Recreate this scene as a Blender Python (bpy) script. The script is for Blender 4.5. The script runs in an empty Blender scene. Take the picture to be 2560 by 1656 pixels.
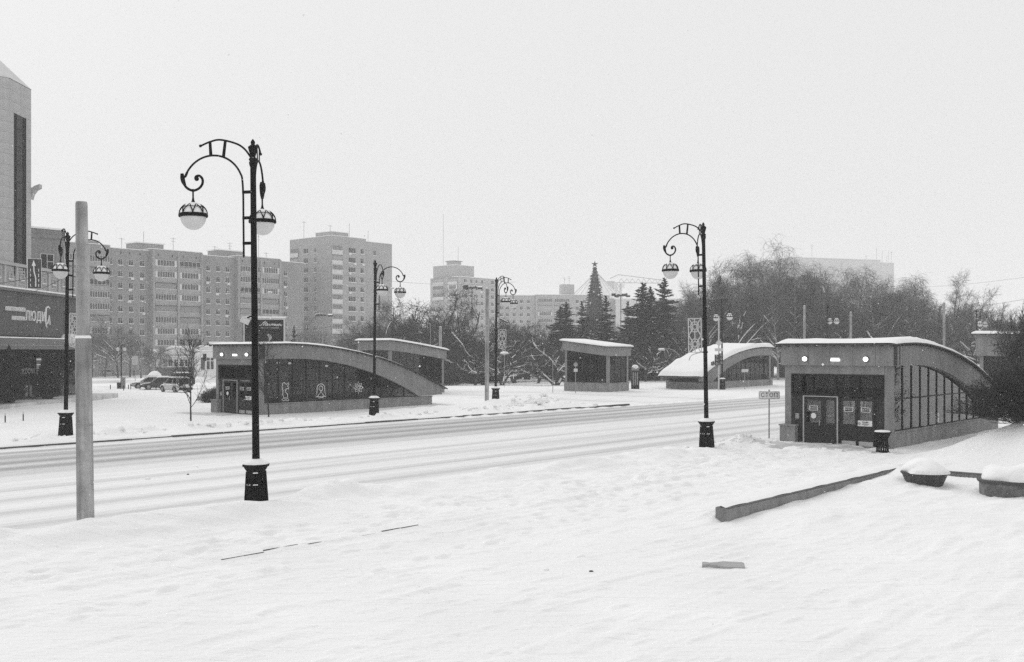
import bpy, math, random
import numpy as np
from mathutils import Vector, Matrix, Euler

SC = bpy.context.scene
COL = SC.collection
R = math.radians

# ------------------------------------------------------------------ camera, sky, sun, exposure
CAMZ = 4.1
cam = bpy.data.cameras.new('camera')
cam.lens = 36.0; cam.sensor_width = 36.0; cam.shift_y = 0.0191
cam.clip_start = 0.5; cam.clip_end = 5000
camo = bpy.data.objects.new('camera', cam); COL.objects.link(camo)
camo.location = (0, 0, CAMZ); camo.rotation_euler = (R(90), 0, 0)
SC.camera = camo

W = bpy.data.worlds.new('World'); SC.world = W; W.use_nodes = True
nt = W.node_tree; nt.nodes.clear()
wo = nt.nodes.new('ShaderNodeOutputWorld'); bg = nt.nodes.new('ShaderNodeBackground')
sk = nt.nodes.new('ShaderNodeTexSky'); sk.sky_type = 'NISHITA'; sk.sun_disc = False
sk.sun_elevation = R(38); sk.sun_rotation = R(322); sk.dust_density = 6; sk.air_density = 1.0
bw = nt.nodes.new('ShaderNodeRGBToBW')          # the photograph is black and white
nt.links.new(sk.outputs[0], bw.inputs[0])
mx = nt.nodes.new('ShaderNodeMix'); mx.data_type = 'FLOAT'
mx.inputs[0].default_value = 0.96               # closed cloud cover over the clear sky
mx.inputs[3].default_value = 8.4
nt.links.new(bw.outputs[0], mx.inputs[2])
nt.links.new(mx.outputs[0], bg.inputs[0])
bg.inputs[1].default_value = 0.1
nt.links.new(bg.outputs[0], wo.inputs[0])

sl = bpy.data.lights.new('sun', 'SUN'); sl.energy = 1.15; sl.angle = R(50); sl.color = (1, 1, 1)
so = bpy.data.objects.new('sun', sl); COL.objects.link(so)
so.rotation_euler = (R(-52), 0, R(38)); so.location = (-30, 40, 60)

SC.view_settings.view_transform = 'Standard'; SC.view_settings.look = 'None'
SC.view_settings.exposure = 0.0; SC.view_settings.gamma = 1.0
SC.view_settings.use_curve_mapping = False
SC.cycles.volume_bounces = 2
SC.cycles.max_bounces = 8
SC.cycles.transparent_max_bounces = 24
SC.cycles.use_denoising = False

# ------------------------------------------------------------------ helpers
F = 2560.0
def DX(px, d): return (px - 1280.0) / F * d
def DZ(py, d): return CAMZ + (877.0 - py) * d / F
def GP(px, py, z=0.0):
    d = F * (CAMZ - z) / (py - 877.0)
    return DX(px, d), d
C49, S49 = math.cos(R(49)), math.sin(R(49))
def UV(x, y): return C49 * x + S49 * y, -S49 * x + C49 * y
def XY(u, v): return C49 * u - S49 * v, S49 * u + C49 * v

def ss(a, b, x):
    t = np.clip((np.asarray(x, float) - a) / (b - a), 0, 1)
    return t * t * (3 - 2 * t)

def _hash(ix, iy, seed):
    h = (ix.astype(np.int64) * 374761393 + iy.astype(np.int64) * 668265263 + seed * 974711) & 0xffffffff
    h = ((h ^ (h >> 13)) * 1274126177) & 0xffffffff
    h = h ^ (h >> 16)
    return (h & 0xffff) / 65535.0
def vnoise(x, y, seed=0):
    x = np.asarray(x, float); y = np.asarray(y, float)
    ix = np.floor(x); iy = np.floor(y); fx = x - ix; fy = y - iy
    fx = fx * fx * (3 - 2 * fx); fy = fy * fy * (3 - 2 * fy)
    a = _hash(ix, iy, seed); b = _hash(ix + 1, iy, seed); c = _hash(ix, iy + 1, seed); d = _hash(ix + 1, iy + 1, seed)
    return (a * (1 - fx) + b * fx) * (1 - fy) + (c * (1 - fx) + d * fx) * fy
def fbm(x, y, seed=0, o=3):
    s = 0; a = .5; t = 0
    for k in range(o):
        s = s + a * vnoise(x * 2 ** k, y * 2 ** k, seed + k * 17); t += a; a *= .5
    return s / t

UP = UV(*GP(214, 1319))
def gh(x, y, road_cut=True):
    x = np.asarray(x, float); y = np.asarray(y, float)
    u = C49 * x + S49 * y; v = -S49 * x + C49 * y
    z = -np.minimum(np.maximum(0, v - 62) * .012, 1.9)
    # far pavement, a kerb higher than the road, with a lumpy bank of cleared snow
    mainr = 1 - ss(57, 64, u)
    z = z + .13 * ss(43.85, 44.1, v) * mainr * (1 - ss(60, 80, v))
    lump = fbm(x * 1.6, y * 1.6, 3, 3)
    z = z + .34 * np.exp(-((v - 45.4) / .75) ** 2) * np.clip(lump * 2.0 - .5, 0, 1.3) * mainr
    z = z + .75 * np.exp(-((v - 48.0) / 2.0) ** 2 - ((u - 57.2) / 3.2) ** 2) * (.6 + .6 * fbm(x * 1.2, y * 1.2, 9))
    z = z + .3 * np.exp(-((v - 49.4) / 1.0) ** 2) * ss(41, 46, u) * (1 - ss(54, 60, u)) * (.5 + lump * .6)
    # road bed
    road = ss(22.6, 23.9, v) * (1 - ss(43.55, 43.85, v))
    z = z - (.09 if road_cut else .02) * road
    # near bank along the road
    nb = np.exp(-((v - 21.7) / .85) ** 2)
    z = z + nb * .42 * np.clip(fbm(u * .45, v * .8, 21, 3) * 1.7 - .35, .12, 1.2) * (1 - ss(35, 38, u))
    z = z + .45 * np.exp(-((v - 22.2) / .55) ** 2 - ((u - 18.2) / 1.5) ** 2)*(.4+.8*fbm(x*2.5,y*2.5,5))
    z = z + .34 * np.exp(-((v - 22.0) / .6) ** 2 - ((u - 40.6) / 1.3) ** 2) * (.5 + fbm(x * 2, y * 2, 6))
    z = z + .16 * np.exp(-((u - UP[0]) / .7) ** 2 - ((v - UP[1] + .25) / .5) ** 2) * (.6 + .8 * fbm(x * 3, y * 3, 15))
    # pavement, then the lower snow field in front
    z = z - .05 * (1 - ss(17.25, 17.45, v))
    soft = fbm(x * .22, y * .22, 31, 3) - .5
    near = 1 - ss(22, 23, v)
    z = z + .11 * soft * near
    far = ss(44.5, 50, v)
    z = z + far * (.22 * (fbm(x * .12, y * .12, 41, 3) - .5) + .05 * (fbm(x * .8, y * .8, 43) - .5))
    # wind ripples and trodden patches
    rp = fbm(u * .5 + 3 * soft, v * 2.2, 51, 3)
    r2 = fbm(u * 1.3 + 2 * soft, v * 6.0 + u * .5, 53, 2)
    rp = np.maximum(0, rp - .50) * .15 + np.clip((r2 - .60) * 5, 0, 1) * .028
    z = z + rp * near
    foot = fbm(x * 2.2, y * 2.2, 61, 2)
    tr = ss(17.6, 18.5, v) * (1 - ss(20, 21, v)) + np.exp(-((u - 27) / 7) ** 2 - ((v - 16.0) / 2.5) ** 2) + ss(30, 34, u) * (1 - ss(40, 44, u)) * ss(13, 15, v) * near
    z = z - tr * np.maximum(0, foot - .5) * .26 * near
    # raised border on the right: snow level behind it, deep bank rising beyond
    b1 = np.exp(-np.maximum(0, v - 12.75) / 2.2) * ss(12.4, 12.7, v) * ss(21, 23.5, u) * (1 - ss(33, 37, u))
    z = z + .27 * b1
    inside = ss(21.5, 22.5, u) * (1 - ss(33.0, 33.3, u)) * (1 - ss(12.2, 12.5, v))
    grow = np.clip((u - 23) / 11, 0, 1)
    z = z + inside * (.02 + .18 * fbm(u * .55, v * .8, 71) + .20 * np.exp(-((v - 12.0) / .9) ** 2) * grow ** 1.5 * (.4 + 1.1 * fbm(u * .6, v * .3, 73)) + .1 * np.exp(-((u - 33) / 2.5) ** 2))
    z = z - .0 * inside
    bank = np.exp(-((u - 39.8) / 3.3) ** 2) * ss(16.0, 8.0, v) * 0 + np.exp(-((u - 40.2) / 3.2) ** 2) * (1 - ss(7.5, 15.2, v))
    z = z + bank * (2.45 + .35 * (fbm(u * .5, v * .5, 81) - .5)) 
    sh = np.exp(-((u - 35.2) / 1.6) ** 2) * (1 - ss(11.5, 13.4, v))
    z = z + sh * (.22 + .12 * fbm(u * .8, v * .8, 83))
    return z

def g1(x, y): return float(gh(np.array([x]), np.array([y]))[0])

# -------- materials
MATS = {}
def pmat(name, val, rough=.6, var=0., vscale=1., bump=0., bscale=8., metal=0., spec=.4, stretch=None, streak=0.):
    if name in MATS: return MATS[name]
    m = bpy.data.materials.new(name); m.use_nodes = True
    t = m.node_tree; b = t.nodes['Principled BSDF']
    b.inputs['Base Color'].default_value = (val, val, val, 1)
    b.inputs['Roughness'].default_value = rough
    b.inputs['Metallic'].default_value = metal
    b.inputs['Specular IOR Level'].default_value = spec
    tc = t.nodes.new('ShaderNodeTexCoord'); mp = t.nodes.new('ShaderNodeMapping')
    t.links.new(tc.outputs['Object'], mp.inputs[0])
    if stretch: mp.inputs['Scale'].default_value = stretch
    if var > 0:
        n = t.nodes.new('ShaderNodeTexNoise'); n.inputs['Scale'].default_value = vscale
        n.inputs['Detail'].default_value = 6; n.inputs['Roughness'].default_value = .65
        t.links.new(mp.outputs[0], n.inputs['Vector'])
        r = t.nodes.new('ShaderNodeMapRange'); r.inputs[1].default_value = .3; r.inputs[2].default_value = .7
        r.inputs[3].default_value = val * (1 - var); r.inputs[4].default_value = min(.95, val * (1 + var))
        t.links.new(n.outputs[0], r.inputs[0])
        out = r.outputs[0]
        if streak > 0:
            mp2 = t.nodes.new('ShaderNodeMapping'); mp2.inputs['Scale'].default_value = (3, 3, .25)
            t.links.new(tc.outputs['Object'], mp2.inputs[0])
            n2 = t.nodes.new('ShaderNodeTexNoise'); n2.inputs['Scale'].default_value = 1.5; n2.inputs['Detail'].default_value = 5
            t.links.new(mp2.outputs[0], n2.inputs['Vector'])
            r2 = t.nodes.new('ShaderNodeMapRange'); r2.inputs[1].default_value = .35; r2.inputs[2].default_value = .7
            r2.inputs[3].default_value = 1 - streak; r2.inputs[4].default_value = 1 + streak * .6
            t.links.new(n2.outputs[0], r2.inputs[0])
            mu = t.nodes.new('ShaderNodeMath'); mu.operation = 'MULTIPLY'
            t.links.new(out, mu.inputs[0]); t.links.new(r2.outputs[0], mu.inputs[1]); out = mu.outputs[0]
        t.links.new(out, b.inputs['Base Color'])
    if bump > 0:
        n = t.nodes.new('ShaderNodeTexNoise'); n.inputs['Scale'].default_value = bscale; n.inputs['Detail'].default_value = 5
        t.links.new(mp.outputs[0], n.inputs['Vector'])
        bp = t.nodes.new('ShaderNodeBump'); bp.inputs['Strength'].default_value = bump; bp.inputs['Distance'].default_value = .05
        t.links.new(n.outputs[0], bp.inputs['Height']); t.links.new(bp.outputs[0], b.inputs['Normal'])
    MATS[name] = m
    return m
def emat(name, val, strength):
    m = bpy.data.materials.new(name); m.use_nodes = True
    b = m.node_tree.nodes['Principled BSDF']
    b.inputs['Base Color'].default_value = (val, val, val, 1)
    b.inputs['Emission Color'].default_value = (1, 1, 1, 1); b.inputs['Emission Strength'].default_value = strength
    MATS[name] = m; return m
def glassmat(name, tint, gloss_rough=.02, ior=1.5):
    m = bpy.data.materials.new(name); m.use_nodes = True
    t = m.node_tree; t.nodes.clear()
    o = t.nodes.new('ShaderNodeOutputMaterial'); mi = t.nodes.new('ShaderNodeMixShader')
    tr = t.nodes.new('ShaderNodeBsdfTransparent'); tr.inputs[0].default_value = (tint, tint, tint, 1)
    gl = t.nodes.new('ShaderNodeBsdfGlossy'); gl.inputs['Roughness'].default_value = gloss_rough
    gl.inputs[0].default_value = (.9, .9, .9, 1)
    fr = t.nodes.new('ShaderNodeFresnel'); fr.inputs[0].default_value = ior
    n = t.nodes.new('ShaderNodeTexNoise'); n.inputs['Scale'].default_value = .9
    tc = t.nodes.new('ShaderNodeTexCoord'); t.links.new(tc.outputs['Object'], n.inputs['Vector'])
    bp = t.nodes.new('ShaderNodeBump'); bp.inputs['Strength'].default_value = .05; bp.inputs['Distance'].default_value = .1
    t.links.new(n.outputs[0], bp.inputs['Height']); t.links.new(bp.outputs[0], gl.inputs['Normal'])
    t.links.new(fr.outputs[0], mi.inputs[0]); t.links.new(tr.outputs[0], mi.inputs[1]); t.links.new(gl.outputs[0], mi.inputs[2])
    t.links.new(mi.outputs[0], o.inputs[0]); MATS[name] = m; return m

SNOW = pmat('snow', .86, .75, .025, .5, .25, 5, spec=.2)
SNOWCAP = pmat('snow_cap', .86, .8, .02, 2, .3, 6, spec=.2)
IRON = pmat('black_iron', .005, .65, .5, 6, .1, 20, spec=.09)
CONC = pmat('kiosk_concrete', .235, .8, .17, .9, .15, 14, streak=.15, spec=.2)
PLINTH = pmat('plinth_granite', .25, .75, .22, 1.6, .15, 20, streak=.2, spec=.25)
POLEC = pmat('pole_concrete', .36, .85, .30, 1.8, .3, 25, streak=.42, spec=.2)
DARKFR = pmat('dark_frame', .014, .55, .2, 3, spec=.2)
DOORP = pmat('dark_door', .028, .6, .3, 3, spec=.2)
STEEL = pmat('bright_steel', .42, .4, .12, 5, metal=.3)
GREYM = pmat('grey_metal', .26, .5, .15, 4)
PALEM = pmat('pale_metal', .52, .55, .12, 4)
WHITE = pmat('white_paint', .72, .6, .06, 2)
PANEL = pmat('sign_white', .74, .5)
BLACK = pmat('black_print', .015, .6)
ROOFM = pmat('roof_metal', .05, .6, .2, 2)
GLASS = glassmat('tinted_glass', .43, ior=1.38)
GLASSL = glassmat('clear_glass', .88, ior=1.72)
GLOBE = pmat('frosted_globe', .62, .25, .05, 3, spec=.5)
INTER = pmat('interior_dark', .06, .8, .3, .8)
INTERL = pmat('interior_pale', .42, .8, .2, .8)
LIT = emat('lit_lamp', .9, 1.6)
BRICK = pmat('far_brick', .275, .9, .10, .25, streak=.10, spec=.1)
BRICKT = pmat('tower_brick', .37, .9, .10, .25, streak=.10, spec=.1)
BRICKE = pmat('haze_toned_brick', .42, .9, .10, .2, streak=.08, spec=.1)  # distance haze is put into this brick colour, as in the two above
PARA = pmat('balcony_concrete', .34, .85, .16, .5, streak=.12, spec=.1)
PARAW = pmat('balcony_white', .62, .8, .08, .6, streak=.08, spec=.1)
WFR = pmat('window_frame', .66, .6)
WGL = pmat('window_glass', .014, .12, .5, .35, spec=.16)
WGLD = pmat('loggia_glass', .06, .2, .5, .4, spec=.25)
BARK = pmat('bark_dark', .045, .9, .3, 4, spec=.1)
TWIG = pmat('twig_dark', .05, .9, .2, 2, spec=.1)
BIRCHB = pmat('birch_bark', .30, .85, .5, 2.5, spec=.1)
TWIGB = pmat('twig_birch', .12, .9, .2, 2, spec=.1)
NEEDLE = pmat('spruce_needles', .028, .9, .35, 1.2, spec=.1)
STONE = pmat('mall_stone', .42, .7, .10, .5, .05, 8, streak=.06)
FASC = pmat('sign_fascia', .07, .55, .18, .5, streak=.1)
CANOPY = pmat('canopy_band', .15, .6, .12, .6, streak=.1)

# -------- mesh builder
class MB:
    def __init__(s): s.v = []; s.f = []; s.smooth = []
    def add(s, vs, fs, smooth=False):
        o = len(s.v); s.v.extend([tuple(p) for p in vs]); s.f.extend([tuple(i + o for i in f) for f in fs]); s.smooth.extend([smooth] * len(fs)); return s
    def box(s, x0, x1, y0, y1, z0, z1):
        return s.add([(x0, y0, z0), (x1, y0, z0), (x1, y1, z0), (x0, y1, z0), (x0, y0, z1), (x1, y0, z1), (x1, y1, z1), (x0, y1, z1)],
                     [(3, 2, 1, 0), (4, 5, 6, 7), (0, 1, 5, 4), (1, 2, 6, 5), (2, 3, 7, 6), (3, 0, 4, 7)])
    def cbox(s, x, y, z, sx, sy, sz): return s.box(x - sx / 2, x + sx / 2, y - sy / 2, y + sy / 2, z - sz / 2, z + sz / 2)
    def prism_xz(s, poly, y0, y1):     # polygon in x,z extruded along y
        n = len(poly); vs = [(p[0], y0, p[1]) for p in poly] + [(p[0], y1, p[1]) for p in poly]
        fs = [tuple(range(n)), tuple(range(2 * n - 1, n - 1, -1))] + [(i, n + i, n + (i + 1) % n, (i + 1) % n) for i in range(n)]
        return s.add(vs, fs)
    def prism_xy(s, poly, z0, z1, poly2=None):
        n = len(poly); p2 = poly2 or poly
        vs = [(p[0], p[1], z0) for p in poly] + [(p[0], p[1], z1) for p in p2]
        fs = [tuple(range(n - 1, -1, -1)), tuple(range(n, 2 * n))] + [(i, (i + 1) % n, n + (i + 1) % n, n + i) for i in range(n)]
        return s.add(vs, fs)
    def lathe(s, prof, n=16, cx=0, cy=0, cap=True, smooth=True, phase=0.):
        vs = []; fs = []
        for r, z in prof:
            for k in range(n):
                a = 2 * math.pi * k / n + phase; vs.append((cx + r * math.cos(a), cy + r * math.sin(a), z))
        for i in range(len(prof) - 1):
            for k in range(n):
                k2 = (k + 1) % n; fs.append((i * n + k, i * n + k2, (i + 1) * n + k2, (i + 1) * n + k))
        s.add(vs, fs, smooth)
        if cap:
            s.add(vs[:n], [tuple(range(n - 1, -1, -1))]); s.add(vs[-n:], [tuple(range(n))])
        return s
    def tube(s, pts, r, n=8, cap=True, smooth=True):
        pts = [Vector(p) for p in pts]; m = len(pts)
        rs = r if isinstance(r, (list, tuple)) else [r] * m
        t0 = (pts[1] - pts[0]).normalized()
        ref = Vector((0, 0, 1)) if abs(t0.z) < .9 else Vector((1, 0, 0))
        nrm = t0.cross(ref).normalized(); vs = []; fs = []
        for i in range(m):
            t = (pts[min(i + 1, m - 1)] - pts[max(i - 1, 0)]).normalized()
            nrm = (nrm - t * nrm.dot(t)); nrm = nrm.normalized() if nrm.length > 1e-6 else t.orthogonal().normalized()
            b = t.cross(nrm)
            for k in range(n):
                a = 2 * math.pi * k / n; vs.append(pts[i] + (nrm * math.cos(a) + b * math.sin(a)) * rs[i])
        for i in range(m - 1):
            for k in range(n):
                k2 = (k + 1) % n; fs.append((i * n + k, i * n + k2, (i + 1) * n + k2, (i + 1) * n + k))
        s.add(vs, fs, smooth)
        if cap: s.add(vs[:n], [tuple(range(n - 1, -1, -1))]); s.add(vs[-n:], [tuple(range(n))])
        return s
    def ball(s, c, r, n=10, m=6, sz=1.):
        prof = [(max(1e-4, r * math.sin(math.pi * i / m)), c[2] - r * sz * math.cos(math.pi * i / m)) for i in range(m + 1)]
        return s.lathe(prof, n, c[0], c[1], cap=False)
    def sheet(s, fn, us, vs_, smooth=True):
        o = []; nu = len(us); nv = len(vs_)
        for a in us:
            for b in vs_: o.append(fn(a, b))
        fs = [(i * nv + j, (i + 1) * nv + j, (i + 1) * nv + j + 1, i * nv + j + 1) for i in range(nu - 1) for j in range(nv - 1)]
        return s.add(o, fs, smooth)
    def mesh(s, name, mat):
        me = bpy.data.meshes.new(name); me.from_pydata(s.v, [], s.f)
        if any(s.smooth): me.polygons.foreach_set('use_smooth', s.smooth)
        me.materials.append(mat); me.update(); return me
    def build(s, name, mat, parent=None, loc=None, rz=None, **kw):
        return put(name, s.mesh(name, mat), parent, loc, rz, **kw)

def put(name, me, parent=None, loc=None, rz=None, label=None, cat=None, group=None, kind=None):
    o = bpy.data.objects.new(name, me); COL.objects.link(o)
    if parent is not None: o.parent = parent
    if loc is not None: o.location = loc
    if rz is not None: o.rotation_euler = (0, 0, rz) if not isinstance(rz, (tuple, list)) else rz
    if label: o['label'] = label
    if cat: o['category'] = cat
    if group: o['group'] = group
    if kind: o['kind'] = kind
    return o
def thing(name, loc, rz=0, label=None, cat=None, group=None):
    return put(name, None, None, loc, rz, label, cat, group)
def kids(o): return [c for c in o.children]
def clone(o, loc=None, rz=None, label=None, group=None, parent=None):
    c = o.copy(); COL.objects.link(c)
    if parent is not None: c.parent = parent
    if loc is not None: c.location = loc
    if rz is not None: c.rotation_euler = (0, 0, rz) if not isinstance(rz, (tuple, list)) else rz
    if label: c['label'] = label
    if group: c['group'] = group
    for k in kids(o): clone(k, parent=c)
    return c
def raw(name, verts, quads, mat, smooth=False):
    """numpy verts (n,3) and quads (m,4) -> mesh, fast"""
    me = bpy.data.meshes.new(name)
    verts = np.asarray(verts, np.float32); quads = np.asarray(quads, np.int32)
    me.vertices.add(len(verts)); me.vertices.foreach_set('co', verts.ravel())
    k = quads.shape[1]
    me.loops.add(quads.size); me.loops.foreach_set('vertex_index', quads.ravel())
    me.polygons.add(len(quads)); me.polygons.foreach_set('loop_start', np.arange(0, quads.size, k, dtype=np.int32))
    if smooth: me.polygons.foreach_set('use_smooth', np.ones(len(quads), bool))
    me.materials.append(mat); me.update(calc_edges=True); me.validate(); return me
def grid_faces(nr, nc):
    i = np.arange(nr - 1)[:, None] * nc + np.arange(nc - 1)[None, :]
    i = i.ravel(); return np.stack([i, i + 1, i + nc + 1, i + nc], 1)

def text_mesh(txt, size, mat, depth=.01, name='lettering', align='CENTER', sx=1.):
    c = bpy.data.curves.new('text_curve', 'FONT'); c.body = txt; c.size = size; c.extrude = depth; c.resolution_u = 2
    c.align_x = align; c.align_y = 'CENTER'; c.space_character = 1.12
    o = bpy.data.objects.new('text_curve', c); COL.objects.link(o)
    bpy.context.view_layer.update()
    me = bpy.data.meshes.new_from_object(o.evaluated_get(bpy.context.evaluated_depsgraph_get()))
    bpy.data.objects.remove(o); bpy.data.curves.remove(c)
    me.transform(Matrix.Rotation(R(90), 4, 'X') @ Matrix.Diagonal((sx, 1, 1, 1)))
    me.name = name; me.materials.clear(); me.materials.append(mat); return me

def catmull(pts, n=6):
    P = [Vector(p) for p in pts]; out = []
    for i in range(len(P) - 1):
        a = P[max(i - 1, 0)]; b = P[i]; c = P[i + 1]; d = P[min(i + 2, len(P) - 1)]
        for k in range(n):
            t = k / n
            out.append(.5 * ((2 * b) + (c - a) * t + (2 * a - 5 * b + 4 * c - d) * t * t + (3 * b - a - 3 * c + d) * t ** 3))
    out.append(P[-1]); return out

# ------------------------------------------------------------------ ground and road
def snow_material():
    m = bpy.data.materials.new('snow_ground'); m.use_nodes = True
    t = m.node_tree; b = t.nodes['Principled BSDF']; L = t.links
    b.inputs['Roughness'].default_value = .8; b.inputs['Specular IOR Level'].default_value = .15
    tc = t.nodes.new('ShaderNodeTexCoord'); mp = t.nodes.new('ShaderNodeMapping')
    mp.inputs['Rotation'].default_value = (0, 0, R(-49)); mp.inputs['Scale'].default_value = (.25, 1.6, 1)
    L.new(tc.outputs['Object'], mp.inputs[0])
    n1 = t.nodes.new('ShaderNodeTexNoise'); n1.inputs['Scale'].default_value = 2.2; n1.inputs['Detail'].default_value = 8; n1.inputs['Roughness'].default_value = .6
    L.new(mp.outputs[0], n1.inputs['Vector'])
    n2 = t.nodes.new('ShaderNodeTexNoise'); n2.inputs['Scale'].default_value = .35; n2.inputs['Detail'].default_value = 5
    L.new(tc.outputs['Object'], n2.inputs['Vector'])
    n3 = t.nodes.new('ShaderNodeTexNoise'); n3.inputs['Scale'].default_value = 9; n3.inputs['Detail'].default_value = 6
    L.new(tc.outputs['Object'], n3.inputs['Vector'])
    r = t.nodes.new('ShaderNodeMapRange'); r.inputs[1].default_value = .3; r.inputs[2].default_value = .7; r.inputs[3].default_value = .83; r.inputs[4].default_value = .895
    L.new(n2.outputs[0], r.inputs[0]); L.new(r.outputs[0], b.inputs['Base Color'])
    b1 = t.nodes.new('ShaderNodeBump'); b1.inputs['Strength'].default_value = .9; b1.inputs['Distance'].default_value = .10
    L.new(n1.outputs[0], b1.inputs['Height'])
    b2 = t.nodes.new('ShaderNodeBump'); b2.inputs['Strength'].default_value = .7; b2.inputs['Distance'].default_value = .03
    L.new(n3.outputs[0], b2.inputs['Height']); L.new(b1.outputs[0], b2.inputs['Normal']); L.new(b2.outputs[0], b.inputs['Normal'])
    return m
GROUND = snow_material()
nc = 560
ys = np.concatenate([np.linspace(4, 11, 40, endpoint=False), 11 * (62 / 11.) ** (np.arange(640) / 640.), 62 * (1500 / 62.) ** (np.arange(190) / 189.)]); nr = len(ys)
sx = np.linspace(-1, 1, nc); sx = np.sign(sx) * (.62 * np.abs(sx) + .38 * np.abs(sx) ** 3) * .95
Y, S = np.meshgrid(ys, sx, indexing='ij'); X = S * (Y + 6)
Z = gh(X, Y)
# trodden footprints pressed into the snow, in wandering tracks
frs = random.Random(21); FP = []
def track(u0, v0, u1, v1, n, wob=.25):
    for k in range(n):
        f = k / (n - 1.0); uu = u0 + (u1 - u0) * f + frs.gauss(0, .12); vv = v0 + (v1 - v0) * f + (.17 if k % 2 else -.17) + wob * math.sin(f * 5 + u0) + frs.gauss(0, .05)
        FP.append((uu, vv, math.atan2(v1 - v0, u1 - u0) + frs.gauss(0, .2), frs.uniform(.05, .10)))
for (a_, b_, c_, d_, n_) in ((4, 19.0, 40, 19.6, 56), (10, 18.2, 41, 18.3, 48), (15, 19.6, 38, 18.6, 36), (20, 16.4, 40.5, 18.8, 32), (26, 13.6, 41, 17.0, 26), (6, 15.6, 30, 16.6, 36), (29, 15.0, 36, 21.0, 13), (34, 14.0, 42, 15.4, 13), (22, 17.0, 35, 20.6, 20), (12, 14.2, 25, 15.6, 20), (31, 13.2, 41, 19.5, 18), (27, 18, 41, 20, 22)): track(a_, b_, c_, d_, n_)
for k in range(150): FP.append((frs.gauss(33, 5), frs.gauss(17.2, 1.7), frs.uniform(0, 6.28), frs.uniform(.03, .08)))
for (uu, vv, aa, dd) in FP:
    x_, y_ = XY(uu, vv); r0, r1 = np.searchsorted(ys, (y_ - .4, y_ + .4)); 
    if r1 - r0 < 2: continue
    xs_ = X[r0:r1]; dx_ = xs_ - x_; dy_ = Y[r0:r1] - y_; wa = aa + R(49)
    p_ = dx_ * math.cos(wa) + dy_ * math.sin(wa); q_ = -dx_ * math.sin(wa) + dy_ * math.cos(wa)
    g_ = np.exp(-((p_ / .19) ** 2 + (q_ / .11) ** 2) ** 1.5); rim = np.exp(-(np.sqrt((p_ / .19) ** 2 + (q_ / .11) ** 2) - 1.6) ** 2 / .15)
    Z[r0:r1] += -.7 * dd * g_ + .2 * dd * rim
put('snow_ground', raw('snow_ground', np.stack([X, Y, Z], -1).reshape(-1, 3), grid_faces(nr, nc), GROUND, True), kind='structure')
mb = MB(); mb.add([(-2500, -900, -2.6), (2500, -900, -2.6), (2500, 3000, -2.6), (-2500, 3000, -2.6)], [(0, 1, 2, 3)])
mb.build('terrain', SNOW, kind='structure')

def road_material():
    m = bpy.data.materials.new('packed_snow_road'); m.use_nodes = True
    t = m.node_tree; b = t.nodes['Principled BSDF']; L = t.links
    b.inputs['Roughness'].default_value = .65; b.inputs['Specular IOR Level'].default_value = .25
    tc = t.nodes.new('ShaderNodeTexCoord')
    def noise(scale, stretch, detail=6):
        mp = t.nodes.new('ShaderNodeMapping'); mp.inputs['Scale'].default_value = stretch
        L.new(tc.outputs['Object'], mp.inputs[0])
        n = t.nodes.new('ShaderNodeTexNoise'); n.inputs['Scale'].default_value = scale; n.inputs['Detail'].default_value = detail; n.inputs['Roughness'].default_value = .68
        L.new(mp.outputs[0], n.inputs['Vector']); return n.outputs[0]
    a = noise(1.0, (.02, 1.15, 1)); c = noise(2.4, (.022, 3.6, 1), 8); f = noise(5, (.5, 1.4, 1))
    at = t.nodes.new('ShaderNodeAttribute'); at.attribute_name = 'wear'
    m1 = t.nodes.new('ShaderNodeMath'); m1.operation = 'MULTIPLY_ADD'; L.new(a, m1.inputs[0]); m1.inputs[1].default_value = .42
    m2 = t.nodes.new('ShaderNodeMath'); m2.operation = 'MULTIPLY'; L.new(c, m2.inputs[0]); m2.inputs[1].default_value = .60
    L.new(m2.outputs[0], m1.inputs[2])
    m3 = t.nodes.new('ShaderNodeMath'); m3.operation = 'MULTIPLY_ADD'; L.new(f, m3.inputs[0]); m3.inputs[1].default_value = .18; L.new(m1.outputs[0], m3.inputs[2])
    sb = t.nodes.new('ShaderNodeMath'); sb.operation = 'MULTIPLY_ADD'; L.new(at.outputs['Fac'], sb.inputs[0]); sb.inputs[1].default_value = .42; L.new(m3.outputs[0], sb.inputs[2])
    r = t.nodes.new('ShaderNodeMapRange'); r.inputs[1].default_value = .50; r.inputs[2].default_value = .96; r.inputs[3].default_value = .84; r.inputs[4].default_value = .27
    L.new(sb.outputs[0], r.inputs[0]); L.new(r.outputs[0], b.inputs['Base Color'])
    bp = t.nodes.new('ShaderNodeBump'); bp.inputs['Strength'].default_value = .5; bp.inputs['Distance'].default_value = .05
    L.new(m3.outputs[0], bp.inputs['Height']); L.new(bp.outputs[0], b.inputs['Normal'])
    return m
ROAD = road_material()
us = np.arange(-45, 260, .5); vs = np.arange(22.7, 43.95, .16)
U, V = np.meshgrid(us, vs, indexing='ij')
xx = C49 * U - S49 * V; yy = S49 * U + C49 * V
wob = .35 * (fbm(U * .06, U * 0, 5, 2) - .5) * 2
Vw = V + wob
def band(c, w): return np.exp(-((Vw - c) / w) ** 2)
wear = .85 * ss(33.5, 36.5, Vw) * (1 - ss(42.6, 43.8, Vw)) * (.72 + .28 * np.sin(Vw * 3.1)) + .35 * band(31.4, .45) + .3 * band(29.2, .5) + .42 * band(27.0, .5) + .38 * band(24.9, .55)
wear = wear * (1 - .45 * ss(60, 95, U)) - .1
crownz = -.034 + .02 * (fbm(U * .05, Vw * 2.0, 8, 3) - .5) - .02 * wear * .5
zz = gh(xx, yy, road_cut=False)
edge = ss(22.7, 23.2, V)
zz = zz * 0 + (-.05) * 1 + crownz * .6 + .012 * edge
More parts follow.
